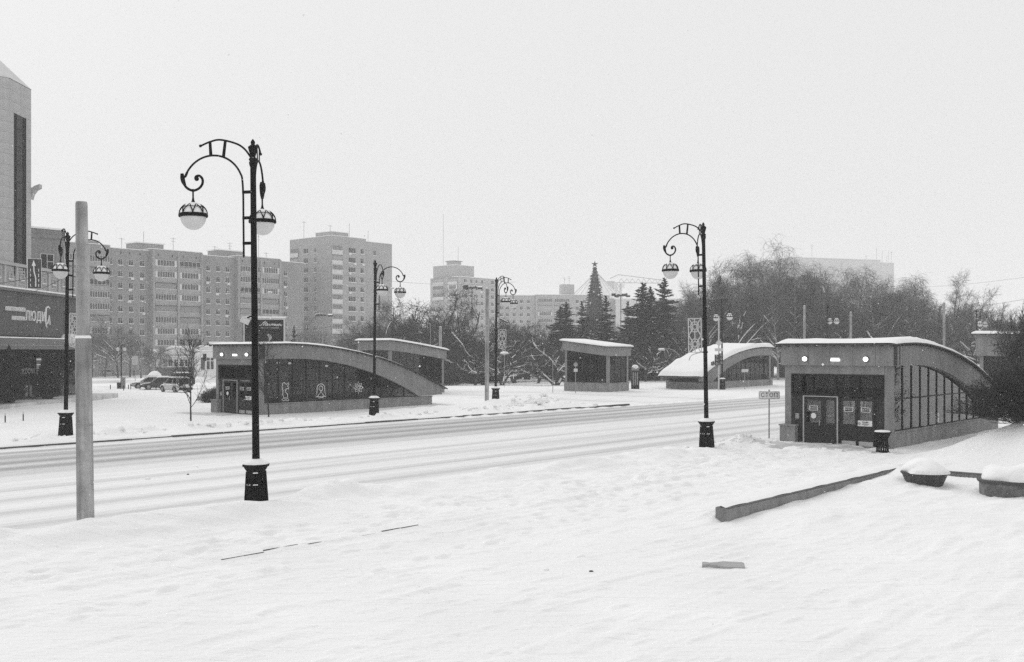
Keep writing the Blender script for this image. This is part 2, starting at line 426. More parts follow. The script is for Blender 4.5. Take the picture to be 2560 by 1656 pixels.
zz = np.where(V > 43.7, -.07, zz)
me = raw('road', np.stack([U, V, zz], -1).reshape(-1, 3), grid_faces(len(us), len(vs)), ROAD, True)
at = me.attributes.new('wear', 'FLOAT', 'POINT'); at.data.foreach_set('value', np.clip(wear, -.3, 1).astype(np.float32).ravel())
put('road', me, rz=R(49), kind='structure')
# side street leaving between the kiosks
us = np.arange(62.5, 82.5, .5); vs = np.arange(43.3, 140, .8)
U, V = np.meshgrid(us, vs, indexing='ij'); xx = C49 * U - S49 * V; yy = S49 * U + C49 * V
zz = gh(xx, yy) + .03 - .12 * (1 - ss(43.3, 44.5, V)) - .16 * (1 - ss(62.5, 64, U)) - .16 * ss(81, 82.5, U)
w2 = .28 * np.exp(-((U - 68) / 1.2) ** 2) + .28 * np.exp(-((U - 76) / 1.2) ** 2) - .2
me = raw('side_street', np.stack([U, V, zz], -1).reshape(-1, 3), grid_faces(len(us), len(vs)), ROAD, True)
at = me.attributes.new('wear', 'FLOAT', 'POINT'); at.data.foreach_set('value', w2.astype(np.float32).ravel())
put('side_street', me, rz=R(49), kind='structure')

# kerbs: far kerb stones with a dark wet face, half covered by snow
KERB = pmat('kerb_stone', .07, .7, .5, 1.5, .3, 12)
rnd = random.Random(4)
fk = thing('kerb', (0, 0, 0), R(49)); fk['kind'] = 'structure'
km = MB(); km.box(0, 1.96, 0, .18, -.3, .085); km = km.mesh('kerb_stone', KERB)
sm = MB(); sm.sheet(lambda a, b: (a, b, .085 + .05 * math.sin(b / .5 * math.pi) + .02 * math.sin(a * 7 + b * 5)), [i * .14 for i in range(15)], [-.02, .06, .15, .25, .36, .5]); sm = sm.mesh('snow_cover', SNOWCAP)
u = -22.0
while u < 63:
    put('kerb_stone', km, fk, (u, 43.86 + rnd.uniform(-.02, .02), rnd.uniform(-.03, .02)))
    u += 2.0
nk = thing('pavement_edging', (0, 0, 0), R(49)); nk['kind'] = 'structure'
for (pa, ya, pb, yb) in ((560, 1403, 655, 1381), (660, 1380, 745, 1364), (775, 1363, 850, 1347), (870, 1346, 940, 1333), (955, 1330, 1045, 1313)):
    ua, va = UV(*GP(pa, ya)); ub, vb = UV(*GP(pb, yb)); vm = (va + vb) / 2; m = 2; du = (ub - ua) / m
    for k in range(m):
        b = MB(); w = .010 + .025 * (pa > 950) - .004 * (pa in (660, 870)); b.prism_xy([(0, -w), (du - .015, -w * .4), (du - .015, .02), (0, .02)], -.25, .02 + .015 * rnd.random())
        b.build('kerb_stone', KERB, nk, (ua + k * du, vm, min(g1(*XY(ua + k * du, vm - .1)), g1(*XY(ua + (k + 1) * du, vm - .1))) + (.0 if pa in (660, 870) else .012)))
# cleared pavement in front of the two kiosk doors
PAVE = pmat('trodden_pavement', .55, .8, .35, .9, .3, 6)
def patch(name, cx, cy, ru, rv, seed):
    ang = [2 * math.pi * k / 40 for k in range(40)]; b = MB(); vsx = []
    for ring in (0.02, .5, 1.0):
        for k, a in enumerate(ang):
            q = ring * (1 + .18 * math.sin(3 * a + seed) + .1 * math.sin(7 * a + seed * 2))
            uu = cx + ru * q * math.cos(a); vv = cy + rv * q * math.sin(a); x, y = XY(uu, vv)
            vsx.append((x, y, g1(x, y) + (.035 if ring < .9 else -.03)))
    fs = [(i * 40 + k, i * 40 + (k + 1) % 40, (i + 1) * 40 + (k + 1) % 40, (i + 1) * 40 + k) for i in range(2) for k in range(40)]
    b.add(vsx, fs, True); b.build(name, PAVE, kind='structure')
patch('pavement', 41.6, 18.6, 1.5, 2.9, 1.0)
patch('pavement_walk', 36.2, 57.0, 1.6, 3.4, 2.0)

# ------------------------------------------------------------------ underpass kiosks
def interp(tab, x):
    return float(np.interp(x, [p[0] for p in tab], [p[1] for p in tab]))
ROOFZ = [(-.5, 4.42), (.5, 4.47), (2, 4.5), (3.4, 4.46), (5, 4.33), (6.5, 4.15), (8, 3.92), (10, 3.5), (11.5, 3.08), (12.6, 2.72), (14, 2.2), (15.2, 1.70), (16, 1.36)]
UNDZ = [(0, 3.52), (3.4, 3.5), (5, 3.38), (7, 3.06), (9, 2.56), (10, 2.25), (11, 1.9), (12, 1.5), (12.8, 1.14), (13.5, .8)]
KW = 4.8
PT = .72                               # plinth top
SPACING = 1.08
_pc = {}
def pane_mesh(i, GM):
    if (i, GM.name) in _pc: return _pc[(i, GM.name)]
    x0 = .42 + i * SPACING + .035; x1 = min(.42 + (i + 1) * SPACING - .035, 13.55)
    out = []
    zm = 2.08
    def poly(za, zb_fn):
        p = [(0, za), (x1 - x0, za)]
        n = 4; tops = []
        for k in range(n + 1):
            xx = x1 - (x1 - x0) * k / n; tops.append((xx - x0, max(za + .01, zb_fn(xx))))
        return p + tops
    lo = poly(PT + .04, lambda x: min(zm - .03, interp(UNDZ, x) + .03))
    b = MB(); b.prism_xz(lo, -.012, .012); out.append(b.mesh('glass_pane', GM))
    if interp(UNDZ, x0) > zm + .12:
        hi = poly(zm + .03, lambda x: interp(UNDZ, x) + .03)
        b = MB(); b.prism_xz(hi, -.012, .012); out.append(b.mesh('glass_pane', GM))
    else: out.append(None)
    _pc[(i, GM.name)] = (x0, out); return _pc[(i, GM.name)]
_cache = {}
def cached(key, fn):
    if key not in _cache: _cache[key] = fn()
    return _cache[key]

def beam_mesh():
    b = MB(); xs = [-.15] + [k * .5 for k in range(0, 28)] + [13.7, 14.2, 14.8, 15.4, 15.9]
    top = [(x, interp(ROOFZ, x) - .06) for x in xs]
    bot = [(x, interp(UNDZ, x) if x < 13.5 else max(.8, interp(ROOFZ, x) - 1.0) if x > 15 else .76) for x in xs]
    for k in range(len(xs) - 1):
        a, c = k, k + 1
        b.prism_xz([bot[a], bot[c], top[c], top[a]], -.14, .22) if False else None
    n = len(xs); vs = []
    for y in (-.14, .22):
        vs += [(p[0], y, p[1]) for p in top] + [(p[0], y, p[1]) for p in bot]
    fs = []
    for k in range(n - 1):
        fs.append((k + n, k + 1 + n, k + 1, k))                              # y=-.14 face
        fs.append((2 * n + k, 2 * n + k + 1, 3 * n + k + 1, 3 * n + k))
        fs.append((k, k + 1, 2 * n + k + 1, 2 * n + k)); fs.append((n + k + 1, n + k, 3 * n + k, 3 * n + k + 1))
    fs.append((0, 2 * n, 3 * n, n)); fs.append((n - 1, 2 * n - 1, 4 * n - 1, 3 * n - 1))
    b.add(vs, fs); return b.mesh('arch_beam', CONC)

def make_kiosk(loc, rz, label, thick=.13, wall_lamps=True, seed=1, signs=True, GM=None, IM=None):
    GM = GM or GLASS; IM = IM or INTER
    t = thing('underpass_kiosk', loc, rz, label, 'kiosk', 'arched underpass entrance kiosks')
    rnd = random.Random(seed)
    # plinth
    def plinth():
        b = MB(); b.box(.32, 15.0, 0, .28, -.6, PT - .05); b.box(.30, 15.05, -.04, .30, PT - .05, PT); return b.mesh('plinth', PLINTH)
    pm = cached('pl', plinth)
    put('plinth', pm, t); put('plinth', pm, t, (0, KW - .28, 0))
    b = MB(); b.box(14.72, 15.0, .29, KW - .29, -.6, PT - .05); b.build('plinth', PLINTH, t)
    b = MB(); b.box(-.32, .30, KW - .62, KW + .1, -.5, .80); b.box(-.36, .33, KW - .66, KW + .14, .80, .86); b.build('plinth_block', PLINTH, t)
    # columns of the front, arch beams on both sides
    for y in (.0, KW - .3):
        b = MB(); b.box(0, .34, y, y + .3, .0, 3.5); b.build('column', CONC, t)
    bm = cached('beam', beam_mesh)
    put('arch_beam', bm, t); put('arch_beam', bm, t, (0, KW - .08, 0))
    # floor and the dark stairwell inside
    b = MB(); b.box(.35, 14.7, .3, KW - .3, -.4, .015); b.build('floor_slab', IM, t)
    b = MB(); b.box(4.0, 12.5, 1.0, 1.08, .02, 1.0); b.box(4.0, 12.5, KW - 1.08, KW - 1.0, .02, 1.0); b.box(4.0, 4.08, 1.09, KW - 1.09, .02, .95); b.build('stair_parapet', IM, t)
    for xx in (3.5, 6.7, 9.8):
        b = MB(); zt = interp(UNDZ, xx) + .1
        for yy in (.45, KW - .45):
            for s_ in (-.9, .9): MB().tube([(xx + s_, yy, .1), (xx + s_ * .04, yy, zt)], .05, 6).build('brace', DARKFR, t)
    if IM is INTERL:
        for yy in (.9, 1.75, 2.8, 3.5):
            b = MB(); b.box(2.2, 2.35, yy, yy + .22, .02, 3.3); b.build('inner_post', PALEM, t)
        b = MB(); b.box(2.6, 3.4, 3.0, 3.9, .02, 1.0); b.build('inner_counter', PALEM, t)
    gm = MB(); gr = random.Random(seed)
    for k in range(26):
        yy = .4 + gr.random() * (KW - .8); n_ = gr.randint(1, 6)
        for j in range(n_): gm.box(.16, .19, yy, yy + .026, 2.95 - j * .085, 2.976 - j * .085)
    o = gm.build('light_garland', PANEL, t); o['kind'] = 'stuff'
    # fascia of the front in panels
    ys = [-.14, .62, 1.62, 2.62, 3.62, KW + .12]
    for k in range(5):
        b = MB(); b.box(-.16, .30, ys[k] + (.006 if k else 0), ys[k + 1] - .006, 3.5, 4.38); b.build('fascia_panel', CONC, t)
    b = MB(); b.box(-.02, .25, .302, KW - .302, 3.12, 3.498); b.build('lintel', CONC, t)
    # roof sheet, its dark rib ends and the snow
    xs = [-.45 + k * (16.3 + .45) / 44 for k in range(45)]
    def roof():
        b = MB(); vs = []
        for x in xs:
            z = interp(ROOFZ, min(x, 16)) - (max(0, x - 16) * .45)
            for y, dz in ((-.36, -.05), (-.36, .0), (KW + .36, 0.), (KW + .36, -.05)): vs.append((x, y, z + dz))
        fs = []
        for k in range(len(xs) - 1):
            for j in range(4): fs.append((k * 4 + j, k * 4 + (j + 1) % 4, (k + 1) * 4 + (j + 1) % 4, (k + 1) * 4 + j))
        fs += [(3, 2, 1, 0), tuple(len(vs) - 4 + j for j in range(4))]
        b.add(vs, fs); return b.mesh('roof', ROOFM)
    put('roof', cached('roof', roof), t)
    def ribs():
        b = MB(); x = -.3
        while x < 15.8:
            z = interp(ROOFZ, x) - .10
            for y in (-.30, KW + .2): b.box(x, x + .12, y, y + .10, z - .03, z + .06)
            x += .42
        y = -.2
        while y < KW + .2: b.box(-.42, -.30, y, y + .12, 4.31, 4.39); y += .42
        return b.mesh('roof_rib', ROOFM)
    o = put('roof_rib', cached('rib', ribs), t); o['kind'] = 'stuff'
    b = MB()
    def snow(a, c):
        x = -.40 + (16.2 + .40) * a; y = -.34 + (KW + .68) * c
        z = interp(ROOFZ, min(x, 16)) - max(0, x - 16) * .45
        e = min(1, min(c, 1 - c) / .05) * min(1, min(a + .001, 1.001 - a) / .03)
        w = .75 + .6 * float(fbm(np.array([x * .7 + seed * 9]), np.array([y * .7]), seed)[0] - .5)
        th = thick * (1 if x < 5 or thick > .2 else max(.35, 1 - (x - 5) / 12)) * w
        return (x, y, z + .004 + th * math.sqrt(max(0, e)))
    av = sorted(set([0, .008, .02, .035] + [k / 40 for k in range(1, 40)] + [.98, 1])); cv = [0, .01, .03, .06, .12, .25, .4, .55, .7, .82, .9, .94, .97, .99, 1]
    b.sheet(snow, av, cv); b.build('snow_cover', SNOWCAP, t)
    # glazed sides
    nb = 12
    mb_ = cached('mull', lambda: None)
    for side in (0, 1):
        y = .12 if side == 0 else KW - .12
        for i in range(nb + 1):
            x = .42 + i * SPACING; z1 = interp(UNDZ, x) + .02
            if z1 < PT + .2: continue
            m = cached(('mu', i), lambda: MB().box(-.028, .028, -.05, .05, PT, z1).mesh('mullion', DARKFR)); put('mullion', m, t, (x, y, 0))
        m = cached('rail', lambda: MB().box(.45, 10.55, -.04, .04, 2.05, 2.105).mesh('glazing_rail', DARKFR)); put('glazing_rail', m, t, (0, y, 0))
        m = cached('rail2', lambda: MB().box(.45, 13.3, -.05, .05, PT + .001, PT + .04).mesh('glazing_rail', DARKFR)); put('glazing_rail', m, t, (0, y, 0))
        for i in range(nb):
            x0, ms = pane_mesh(i, GM)
            for m in ms:
                if m: put('glass_pane', m, t, (x0, y, 0))
    # front glazing: transom lights above the doors
    b = MB(); y0, y1 = .32, KW - .32
    b.box(-.05, .12, y0, y1, 3.04, 3.115); b.box(-.05, .12, y0, y1, 2.16, 2.26)
    for y in (y0, 1.36, 2.4, 3.44, y1 - .06): b.box(-.048, .118, y, y + .06, 2.262, 3.038)
    b.build('transom_frame', DARKFR, t)
    pmx = cached('tp', lambda: MB().box(.02, .045, 0, .97, 2.262, 3.038).mesh('glass_pane', GLASS))
    for y in (.385, 1.425, 2.465, 3.505): put('glass_pane', pmx, t, (0, y, 0))
    # doors
    b = MB(); b.box(.0, .06, .305, .66, 0.0, 2.155); b.build('side_panel', DOORP, t)
    b = MB(); b.box(.0, .06, 3.93, KW - .305, 0.0, 2.155); b.build('side_panel', DOORP, t)
    b = MB(); b.box(-.08, .03, 2.30, 2.355, 0.02, 2.12); b.box(-.08, .03, 3.86, 3.915, 0.02, 2.12); b.box(-.08, .03, 2.30, 3.915, 2.121, 2.158); b.build('door_frame', STEEL, t)
    MB().box(-.03, .06, .66, .70, 0, 2.15).build('door_frame', DARKFR, t); MB().box(-.03, .06, 2.22, 2.29, 0, 2.15).build('door_frame', DARKFR, t)
    def leaf(w):
        def f():
            b = MB(); b.box(0, .05, 0, .10, .04, 2.09); b.box(0, .05, w - .10, w, .04, 2.09)
            b.box(.001, .049, .10, w - .10, 1.98, 2.09); b.box(.004, .046, .10, w - .10, .04, .98); return b.mesh('door', DOORP)
        return f
    for (yy, w, plate) in ((2.375, .60, False), (2.99, .86, True), (.715, .73, True), (1.465, .735, True)):
        d = put('door', cached(('lf', w), leaf(w)), t, (-.03, yy, 0))
        put('glass_pane', cached(('lg', w, GM.name), lambda: MB().box(.015, .035, .10, w - .10, .98, 1.98).mesh('glass_pane', GM)), d)
        if yy > 2.9:
            put('door_handle', cached('hd', lambda: MB().tube([(-.06, .14, .86), (-.06, .14, 1.12)], .018, 6).mesh('door_handle', STEEL)), d)
        if yy < 2: put('kick_plate', cached(('kp', w), lambda: MB().box(-.012, -.002, .06, w - .06, .06, .26).mesh('kick_plate', STEEL)), d)
        if plate:
            def pl():
                b = MB(); b.box(-.018, -.008, -.2, .2, -.1, .1); return b.mesh('notice_plate', PANEL)
            p = put('notice_plate', cached('np', pl), d, (0, w / 2, 1.62))
            put('plate_face', cached('npf', lambda: MB().box(-.022, -.019, -.175, .175, -.078, .078).mesh('plate_face', BLACK)), d, (0, w / 2, 1.62))
            word = 'ВХОД' if yy > 2.9 else 'ВЫХОД'
            def tx():
                m = text_mesh(word, .11, PANEL, .002); m.transform(Matrix.Rotation(R(-90), 4, 'Z')); return m
            put('plate_lettering', cached(('tx', word), tx), d, (-.026, w / 2, 1.62))
    d = put('sticker_disc', cached('disc', lambda: MB().lathe([(.12, 0), (.12, .006)], 20).mesh('sticker_disc', PANEL)), t, (-.045, 3.42, 1.28), (0, R(-90), 0))
    # grey-white arrow sign on the right-hand door, small pictogram beside the left door
    if signs:
        s = put('arrow_sign', MB().box(-.062, -.05, .80, 1.42, .92, 1.16).mesh('arrow_sign', PANEL), t)
        b = MB(); b.prism_xz([(-.16, 1.085), (.05, 1.085), (.05, 1.065), (.14, 1.10), (.05, 1.135), (.05, 1.115), (-.16, 1.115)], -.004, .0)
        for k, w in ((0, .13), (1, .155), (2, .08)): b.box(-w, w, -.004, 0, 1.03 - k * .035, 1.042 - k * .035)
        ring = [(-.26 + .05 * math.cos(a), -.002, 1.03 + .05 * math.sin(a)) for a in [k * math.pi / 10 for k in range(21)]]
        b.tube(ring, .006, 4); b.tube([(-.285, -.002, 1.055), (-.235, -.002, 1.005)], .009, 4)
        m = b.mesh('sign_print', BLACK); m.transform(Matrix.Rotation(R(-90), 4, 'Z')); put('sign_print', m, s, (-.066, 1.09, 0))
        pg = put('pictogram', MB().box(-.012, -.002, 4.12, 4.3, 1.12, 1.36).mesh('pictogram', GREYM), t)
        b = MB(); b.tube([(0, 0, .08), (0, 0, 0), (.04, 0, 0), (.06, 0, -.05)], .007, 4); b.ball((0, 0, .1), .014, 6, 4)
        b.tube([(-.0 + .05 * math.cos(a), 0, -.04 + .05 * math.sin(a)) for a in [k * math.pi / 6 for k in range(9)]], .006, 4)
        m = b.mesh('sign_print', PANEL); m.transform(Matrix.Rotation(R(-90), 4, 'Z')); put('sign_print', m, pg, (-.016, 4.21, 1.24))
    if wall_lamps:
        for y in (1.0, 3.74):
            w = put('wall_lamp', cached('wl', lambda: MB().lathe([(.10, 0), (.13, .03), (.13, .05)], 14).mesh('wall_lamp', DARKFR)), t, (-.17, y, 3.78), (0, R(-90), 0))
            put('lamp_globe', cached('wlg', lambda: MB().ball((0, 0, .10), .108, 14, 8).mesh('lamp_globe', LIT)), w)
        w = put('wall_lamp', cached('wl2', lambda: MB().box(-.10, 0, -.19, .19, .055, .11).mesh('wall_lamp', SNOWCAP)), t, (-.165, 2.36, 3.74))
        put('lamp_glass', cached('wl2g', lambda: MB().box(-.10, 0, -.19, .19, -.05, .05).mesh('lamp_glass', LIT)), w)
    # rain pipe on the side
    b = MB(); b.tube([(.55, -.18, 4.3), (.55, -.18, 3.56), (.3, -.1, 3.45)], .035, 6); b.build('rain_pipe', GREYM, t)
    return t

KR = make_kiosk((15.9, 42.9, g1(15.9, 42.9) - .02), R(49), 'nearest grey arched underpass kiosk with lit wall lamps beside the stop sign', thick=.27, seed=3, GM=GLASSL, IM=INTERL)
KA = make_kiosk((-15.7, 63.7, g1(-15.7, 63.7) - .02), R(49), 'grey arched underpass kiosk with white emblems on its dark glass, across the road', seed=8)
# far kiosk turned the other way, its thick snow slope towards the street
cx, cy = 20.4, 108.4; a = R(229); px_, py_ = 15.0, KW
KD = make_kiosk((cx - (math.cos(a) * px_ - math.sin(a) * py_), cy - (math.sin(a) * px_ + math.cos(a) * py_), g1(20, 110) + .05), a,
                'far arched underpass kiosk with its curved roof under thick smooth snow', thick=.55, wall_lamps=False, seed=5, signs=False)
# interior lights seen through the glass
def ceiling_lamps(t, pts):
    m = cached('cl', lambda: MB().ball((0, 0, 0), .11, 10, 6, .7).mesh('ceiling_lamp', LIT))
    for p in pts: put('ceiling_lamp', m, t, p)
ceiling_lamps(KA, [(.9, .7, 3.3), (1.9, .7, 3.25), (3.4, 1.5, 3.2), (5.9, .8, 3.0), (7.4, 1.6, 2.2), (9.9, .8, 2.05)])
ceiling_lamps(KR, [(1.6, .8, 3.35), (4.4, .9, 3.2)])
# white emblems stuck on the glass of the kiosk across the road
def emblem(t, x, z, strokes, r=.028):
    b = MB()
    for s_ in strokes: b.tube([(p[0], 0, p[1]) for p in s_], r, 4)
    b.build('glass_emblem', PANEL, t, (x, .085, z))
bear = [[(-.10, -.62), (-.22, -.55), (-.05, -.42), (-.16, -.2), (-.12, .05), (-.2, .2), (-.16, .5), (-.02, .55), (.12, .42), (.3, .5), (.34, .42), (.2, .3), (.34, .22), (.3, .14), (.12, .14), (.06, -.05), (.22, -.2), (.24, -.5), (.34, -.62), (.12, -.62), (.14, -.4), (.02, -.42), (.04, -.62), (-.10, -.62)]]
emblem(KA, 1.95, 1.45, bear)
circ = lambda r, cx=0, cz=0, a0=0, a1=360, n=24: [(cx + r * math.cos(R(a0 + (a1 - a0) * k / n)), cz + r * math.sin(R(a0 + (a1 - a0) * k / n))) for k in range(n + 1)]
emblem(KA, 4.85, 1.42, [circ(.32, 0, .1, -20, 200), [(-.3, 0), (-.42, -.42), (.42, -.42), (.3, 0)], circ(.16, 0, .12), [(-.3, -.42), (0, -.1), (.3, -.42)], [(-.2, -.5), (.2, -.5)]])
star = [[((.42 if k % 2 == 0 else .24) * math.cos(k * math.pi / 8), (.42 if k % 2 == 0 else .24) * math.sin(k * math.pi / 8)) for k in range(17)], circ(.1), [(.24 * math.cos(k * math.pi / 2 + .4), .24 * math.sin(k * math.pi / 2 + .4)) for k in range(5)]]
emblem(KA, 8.05, 1.5, star)
for x_, st in ((9.4, circ(.25)), (8.2, [(-.25, .4), (0, 0), (.25, .4), (0, 0), (0, -.45)]), (5.4, circ(.22))):
    emblem(KD, 15 - x_ - 7.5 + 1.2, 1.4, [st, [(-.2, -.45), (.2, -.45)]]) if False else None
b = MB(); b.box(9.0, 11.2, -.012, 0, 1.55, 1.95)
# notice on the side glass of the near kiosk
b = MB(); b.box(-.16, .16, -.006, 0, -.22, .22); o = b.build('notice_sheet', PANEL, KR, (5.95, .10, 1.05))
b = MB(); b.box(-.1, .1, -.010, -.006, -.03, .06); b.build('sign_print', GREYM, o)

# glass box kiosks (lift heads) with sloping roofs
def make_box_kiosk(loc, rz, L, Wd, zroof, label, slope_axis, fh=.9, post=.32):
    """x from 0..L along u, y from 0..Wd along v; zroof(x,y)"""
    t = thing('glass_kiosk', loc, rz, label, 'kiosk', 'glass box kiosks')
    b = MB(); b.box(0, L, 0, .2, -.8, .85); b.box(0, L, Wd - .2, Wd, -.8, .85); b.box(0, .2, .2, Wd - .2, -.8, .85); b.box(L - .2, L, .2, Wd - .2, -.8, .85); b.build('plinth', PLINTH, t)
    b = MB(); b.box(-.04, L + .04, -.04, .24, .851, .91); b.box(-.04, .24, .24, Wd + .04, .851, .91); b.box(L - .24, L + .04, .24, Wd + .04, .851, .91); b.box(.24, L - .24, Wd - .24, Wd + .04, .851, .91); b.build('plinth_cap', CONC, t)
    b = MB(); b.box(.2, L - .2, .2, Wd - .2, -.5, .05); b.build('floor_slab', INTER, t)
    for (x, y) in ((0.02, 0.02), (L - post - .02, .02), (.02, Wd - post - .02), (L - post - .02, Wd - post - .02)):
        b = MB(); b.box(x, x + post * .8, y, y + post * .8, .91, zroof(x, y) - fh + .05); b.build('post', CONC, t)
    o_ = .14
    def wall(p, q, thick_dir):
        b = MB(); (x0, y0), (x1, y1) = p, q; n = 6; vs = []
        for k in range(n + 1):
            x = x0 + (x1 - x0) * k / n; y = y0 + (y1 - y0) * k / n; z = zroof(x, y)
            dx, dy = thick_dir
            vs += [(x, y, z - fh), (x, y, z), (x + dx, y + dy, z), (x + dx, y + dy, z - fh)]
        fs = []
        for k in range(n):
            for j in range(4): fs.append((k * 4 + j, k * 4 + (j + 1) % 4, k * 4 + 4 + (j + 1) % 4, k * 4 + 4 + j))
        fs += [(3, 2, 1, 0), tuple(n * 4 + j for j in range(4))]
        b.add(vs, fs); b.build('fascia', CONC, t)
    wall((-o_, -o_), (L + o_, -o_), (0, .3)); wall((-o_, Wd + o_ - .3), (L + o_, Wd + o_ - .3), (0, .3))
    wall((-o_, .165), (-o_, Wd - .165), (.3, 0)); wall((L + o_ - .3, .165), (L + o_ - .3, Wd - .165), (.3, 0))
    b = MB(); xs = [-.4 + (L + .8) * k / 8 for k in range(9)]; ysv = [-.4 + (Wd + .8) * k / 8 for k in range(9)]
    b.sheet(lambda x, y: (x, y, zroof(x, y) + .05), xs, ysv, False); b.sheet(lambda x, y: (x, y, zroof(x, y) + .004), xs, ysv, False)
    b.build('roof', ROOFM, t)
    def sn(x, y):
        e = min(1, min(x + .38, L + .38 - x, y + .38, Wd + .38 - y) / .25)
        return (x, y, zroof(x, y) + .055 + .2 * math.sqrt(max(0, e)))
    lin = lambda a_, n_: sorted(set([a_[0], a_[0] + .05, a_[0] + .13, a_[0] + .25] + [a_[0] + (a_[1] - a_[0]) * k / n_ for k in range(1, n_)] + [a_[1] - .25, a_[1] - .13, a_[1] - .05, a_[1]]))
    b = MB(); b.sheet(sn, lin((-.38, L + .38), 10), lin((-.38, Wd + .38), 10)); b.build('snow_cover', SNOWCAP, t)
    # glazing
    def glaze(n, ln, fn, rot, loc0, zf):
        st = (ln - 2 * post) / n
        for k in range(n + 1):
            x = post + k * st; z1 = zf(x) - fh + .05
            o = MB().box(-.025, .025, -.04, .04, .91, z1).mesh('mullion', DARKFR); q = put('mullion', o, t, fn(x), rot)
        for k in range(n):
            x = post + k * st
            za, zb_ = zf(x) - fh + .06, zf(x + st) - fh + .06
            m = MB().prism_xz([(.03, .93), (st - .03, .93), (st - .03, 2.48), (.03, 2.48)], -.01, .01).mesh('glass_pane', GLASS); put('glass_pane', m, t, fn(x), rot)
            m = MB().prism_xz([(.03, 2.54), (st - .03, 2.54), (st - .03, zb_), (.03, za)], -.01, .01).mesh('glass_pane', GLASS); put('glass_pane', m, t, fn(x), rot)
        m = MB().box(post, ln - post, -.03, .03, 2.485, 2.535).mesh('glazing_rail', DARKFR); put('glazing_rail', m, t, loc0, rot)
    nu = max(3, round(L / 1.1)); nv = max(3, round(Wd / 1.05))
    glaze(nu, L, lambda x: (x, .12, 0), 0, (0, .12, 0), lambda x: zroof(x, 0)); glaze(nu, L, lambda x: (x, Wd - .12, 0), 0, (0, Wd - .12, 0), lambda x: zroof(x, Wd))
    glaze(nv, Wd, lambda y: (.12, y, 0), R(90), (.12, 0, 0), lambda y: zroof(0, y)); glaze(nv, Wd, lambda y: (L - .12, y, 0), R(90), (L - .12, 0, 0), lambda y: zroof(L, y))
    return t
KC = make_box_kiosk((9.6, 102, g1(9.6, 102)), R(49), 3.6, 5.6, lambda x, y: 4.5 + .62 * max(0, y) / 5.6, 'free standing glass box kiosk with a sloping snowy roof beyond the crossing', 'y')
KB = make_box_kiosk((DX(975, 98), 98, g1(-11.7, 98)), R(49), 7.4, 4.4, lambda x, y: 5.2 - .92 * (max(0, x) / 7.4) ** 1.15, 'glass box kiosk standing behind the low end of the emblem kiosk', 'x')
ceiling_lamps(KC, [(.9, 4.2, 3.4)])
KE = make_box_kiosk((DX(2462, 72) + 3.2, 72 - 2.6, 0.0), R(49), 6.5, 4.6, lambda x, y: 5.15 + .02 * y, 'partly hidden kiosk with a snowy flat roof behind the dark shrub', 'x', fh=1.5)

# ------------------------------------------------------------------ street lamps
def arm_meshes():
    a = MB()
    c, rr = Vector((1.12, 0, 8.31)), .84
    main = [(.28, 0, 6.55), (.28, 0, 7.0), (.28, 0, 7.6), (.28, 0, 8.1)]
    arc = []
    for k in range(1, 19):
        an = R(172 - 167 * k / 18.0) if False else R(176 - k * 9.6)
        arc.append((1.12 + .84 * math.cos(an), 0, 8.32 + .84 * math.sin(an) * 1.0))
    tail = [(1.97, 0, 8.62), (1.94, 0, 8.46), (1.84, 0, 8.33), (1.68, 0, 8.265), (1.52, 0, 8.31), (1.42, 0, 8.42), (1.41, 0, 8.55), (1.49, 0, 8.64), (1.585, 0, 8.635), (1.615, 0, 8.57)]
    main = main + [p for p in arc if p[0] < 1.93 or p[2] > 8.7][:16]
    pts = catmull(main + tail, 4)
    n = len(pts); rad = []
    for i, p in enumerate(pts): rad.append(.027 if i < n * .62 else .034)
    a.tube(pts, rad, 8); a.ball((1.575, 0, 8.57), .062, 10, 6)
    a.tube([(1.985, 0, 8.72), (1.975, 0, 8.6), (1.95, 0, 8.5), (1.91, 0, 8.42)], [.045, .062, .058, .04], 8)
    a.tube([(.28, 0, 6.46), (.28, 0, 6.6)], [.008, .03], 8); a.ball((.28, 0, 6.52), .035, 8, 5)
    br = MB(); br.box(.03, .30, -.028, .028, -.038, .038)
    up = MB(); pts = catmull([(.05, 0, 9.05), (.22, 0, 9.28), (.46, 0, 9.44), (.9, 0, 9.56), (1.19, 0, 9.52), (1.44, 0, 9.43)], 5)
    up.tube(pts, .026, 8); up.ball((1.46, 0, 9.425), .04, 8, 6)
    for (x0, z0, x1, z1) in ((1.19, 9.52, 1.17, 9.16), (.76, 9.54, .82, 9.10)):
        up.add([(x0 - .035, -.012, z0), (x0 + .035, -.012, z0), (x1 + .04, -.012, z1), (x1 - .04, -.012, z1), (x0 - .035, .012, z0), (x0 + .035, .012, z0), (x1 + .04, .012, z1), (x1 - .04, .012, z1)],
               [(0, 1, 2, 3), (7, 6, 5, 4), (0, 4, 5, 1), (1, 5, 6, 2), (2, 6, 7, 3), (3, 7, 4, 0)])
    return a.mesh('arm', IRON), br.mesh('bracket', IRON), up.mesh('arch_ornament', IRON)
